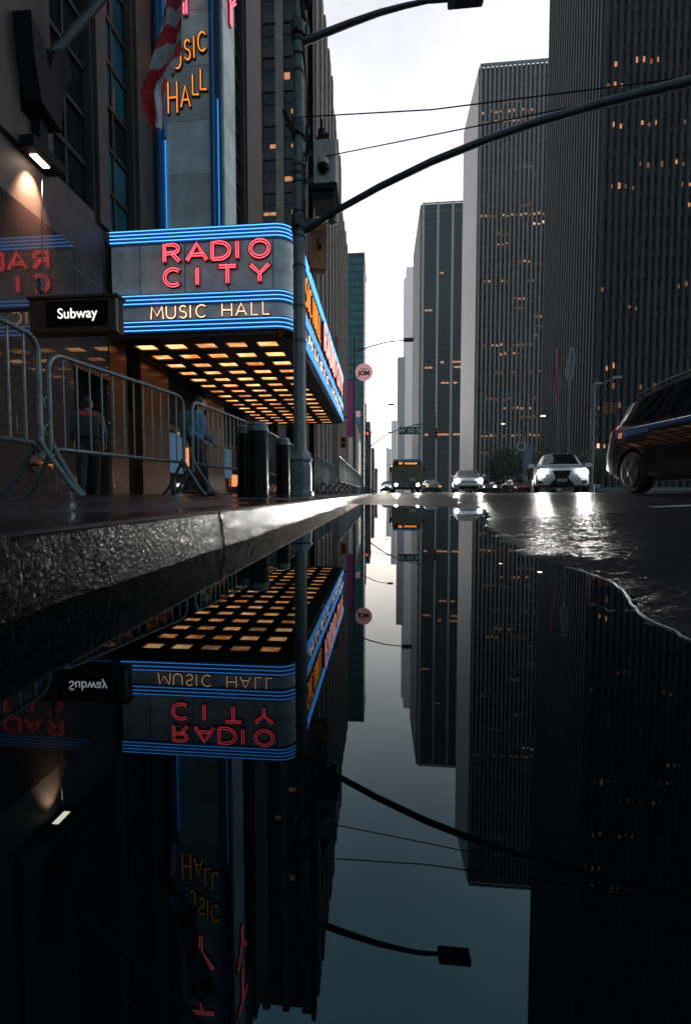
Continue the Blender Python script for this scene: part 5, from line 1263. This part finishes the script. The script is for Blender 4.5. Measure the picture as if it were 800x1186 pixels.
def person(label, x, y, z, rz, top, pants, stride=.22, armbend=.5, bag=None, lean=.06, h=1.76, hair='hair'):
    t = thing('person', label, 'person', (x, y, z), rz); k = h / 1.76      # faces local -Y
    V = lambda a, b_, c: Vector((a * k, b_ * k, c * k))
    hipz = .93; hip = {s: V(s * .09, 0, hipz) for s in (-1, 1)}
    foot = {-1: V(-.10, -stride, .08), 1: V(.10, stride * 1.1, .11)}
    knee = {-1: V(-.10, -stride * .62 - .05, .50), 1: V(.10, stride * .30 - .05, .50)}
    ch = V(0, -lean, 1.32); nk = V(0, -lean - .01, 1.50); hd = V(0, -lean - .04, 1.645)
    sh = {s: V(s * .185, -lean, 1.42) for s in (-1, 1)}
    el = {-1: V(-.25, -lean + .10, 1.13), 1: V(.25, -lean - .06, 1.13)}
    wr = {-1: V(-.25, -lean - .12 * armbend * 2, .94), 1: V(.25, -lean - .22, .98)}
    b = MB()
    for s in (-1, 1):
        cap_(b, hip[s], knee[s], .085 * k, .058 * k); cap_(b, knee[s], foot[s], .055 * k, .037 * k); cap_(b, foot[s] + V(0, .04, -.03), foot[s] + V(0, -.13, -.045), .036 * k, .03 * k)
        cap_(b, sh[s], el[s], .05 * k, .04 * k); cap_(b, el[s], wr[s], .038 * k, .026 * k)
        d = (wr[s] - el[s]).normalized(); pc = wr[s] + d * .05 * k; fwd = Vector((0, -1, 0)); sd = d.cross(Vector((s, 0, 0))).normalized()
        cap_(b, wr[s], pc + d * .03 * k, .026 * k, .030 * k)
        for f, (o_, ln) in enumerate(((-.03, .065), (-.010, .078), (.010, .072), (.028, .055))):
            q0 = pc + d * .035 * k + sd * o_ * k; q1 = q0 + d * ln * .5 * k + Vector((-s * .006, 0, 0)); q2 = q1 + (d * .8 + Vector((-s * .5, 0, 0))).normalized() * ln * .5 * k
            cap_(b, q0, q1, .0095 * k, .009 * k, 8); cap_(b, q1, q2, .009 * k, .0075 * k, 8)
        q0 = wr[s] + d * .02 * k - sd * .025 * k; q1 = q0 + (d * .7 - sd * .6) * .045 * k; q2 = q1 + d * .03 * k; cap_(b, q0, q1, .011 * k, .010 * k, 8); cap_(b, q1, q2, .010 * k, .008 * k, 8)
    ico(b, V(0, 0, .97), .155 * k, .11 * k, .13 * k); ico(b, V(0, -lean * .5, 1.15), .145 * k, .10 * k, .2 * k); ico(b, ch, .175 * k, .115 * k, .18 * k)
    cap_(b, V(-.13, -lean, 1.44), V(.13, -lean, 1.44), .055 * k, .055 * k); cap_(b, nk - V(0, 0, .06), nk + V(0, -.015, .07), .056 * k, .05 * k)
    ico(b, hd, .076 * k, .094 * k, .115 * k); ico(b, hd + V(0, -.035, -.055), .052 * k, .055 * k, .055 * k)
    ico(b, hd + V(0, -.098, -.012), .013 * k, .020 * k, .024 * k)
    for s in (-1, 1): ico(b, hd + V(s * .076, .005, -.01), .012 * k, .02 * k, .03 * k)
    fuse(b, 'body', M['skin'], t, .0085)
    for s in (-1, 1):
        q = MB(); ico(q, hd + V(s * .03, -.088, .012), .011 * k, .006 * k, .006 * k); q.build('eye', M['black'], t)
    q = MB(); ico(q, hd + V(0, -.091, -.058), .022 * k, .006 * k, .006 * k); q.build('mouth', M['bagred'], t)
    q = MB(); ico(q, hd + V(0, .022, .035), .088 * k, .098 * k, .098 * k); ico(q, hd + V(0, .055, -.02), .07 * k, .05 * k, .07 * k); fuse(q, 'hair', M[hair], t, .012)
    q = MB()
    for s in (-1, 1): cap_(q, hip[s], knee[s], .108 * k, .078 * k); cap_(q, knee[s], foot[s] + V(0, 0, .03), .076 * k, .058 * k)
    ico(q, V(0, 0, .98), .180 * k, .135 * k, .15 * k); fuse(q, 'trousers', pants, t, .014)
    q = MB(); ico(q, V(0, -lean * .3, 1.04), .185 * k, .135 * k, .14 * k); ico(q, V(0, -lean * .6, 1.17), .178 * k, .13 * k, .2 * k); ico(q, ch, .205 * k, .142 * k, .2 * k); cap_(q, V(-.15, -lean, 1.44), V(.15, -lean, 1.44), .068 * k, .068 * k)
    for s in (-1, 1): cap_(q, sh[s], el[s], .072 * k, .056 * k); cap_(q, el[s], el[s].lerp(wr[s], .8), .054 * k, .042 * k)
    fuse(q, 'jacket' if bag else 'shirt', top, t, .014)
    q = MB()
    for s in (-1, 1): cap_(q, foot[s] + V(0, .05, -.035), foot[s] + V(0, -.15, -.045), .048 * k, .036 * k); 
    fuse(q, 'shoes', M['shoe'], t, .012)
    if bag:
        q = MB(); q.bbox(-.17 * k, .17 * k, .10 * k - lean, .30 * k - lean, 1.02 * k, 1.50 * k, .05); bp = q.build('backpack', M['greyshirt' if bag == 'grey' else 'bag'], t, smooth=True)
        q = MB(); q.bbox(-.15 * k, .15 * k, .26 * k - lean, .315 * k - lean, 1.38 * k, 1.46 * k, .015); q.build('top_panel', M['greyshirt' if bag == 'grey' else 'bagred'], bp)
    return t
person('person in grey jacket with black and red backpack walking away by the wall', at(104, 560, 6.95).x, 6.95, .135, R(214), M['greyshirt'], M['trouser'], bag=True, h=1.74)
person('person in bright blue shirt with grey backpack walking under the marquee edge', -3.35, 7.3, .13, R(104), M['blueshirt'], M['trouser'], bag='grey', stride=.18, h=1.78)

# ------------------------------------------------------------------ haze
HZ = bpy.data.materials.new('avenue_haze'); HZ.use_nodes = True; n_ = HZ.node_tree.nodes; n_.clear()
o_ = n_.new('ShaderNodeOutputMaterial'); v_ = n_.new('ShaderNodeVolumePrincipled'); v_.inputs['Density'].default_value = HAZE; v_.inputs['Color'].default_value = (.97, .97, 1, 1); v_.inputs['Anisotropy'].default_value = .3
HZ.node_tree.links.new(v_.outputs[0], o_.inputs['Volume'])
if HAZE > 0:
    b = MB(); b.box(-250, 900, -80, 3300, -1.4, 1700); o = b.build('haze', HZ); tag(o, kind='stuff')
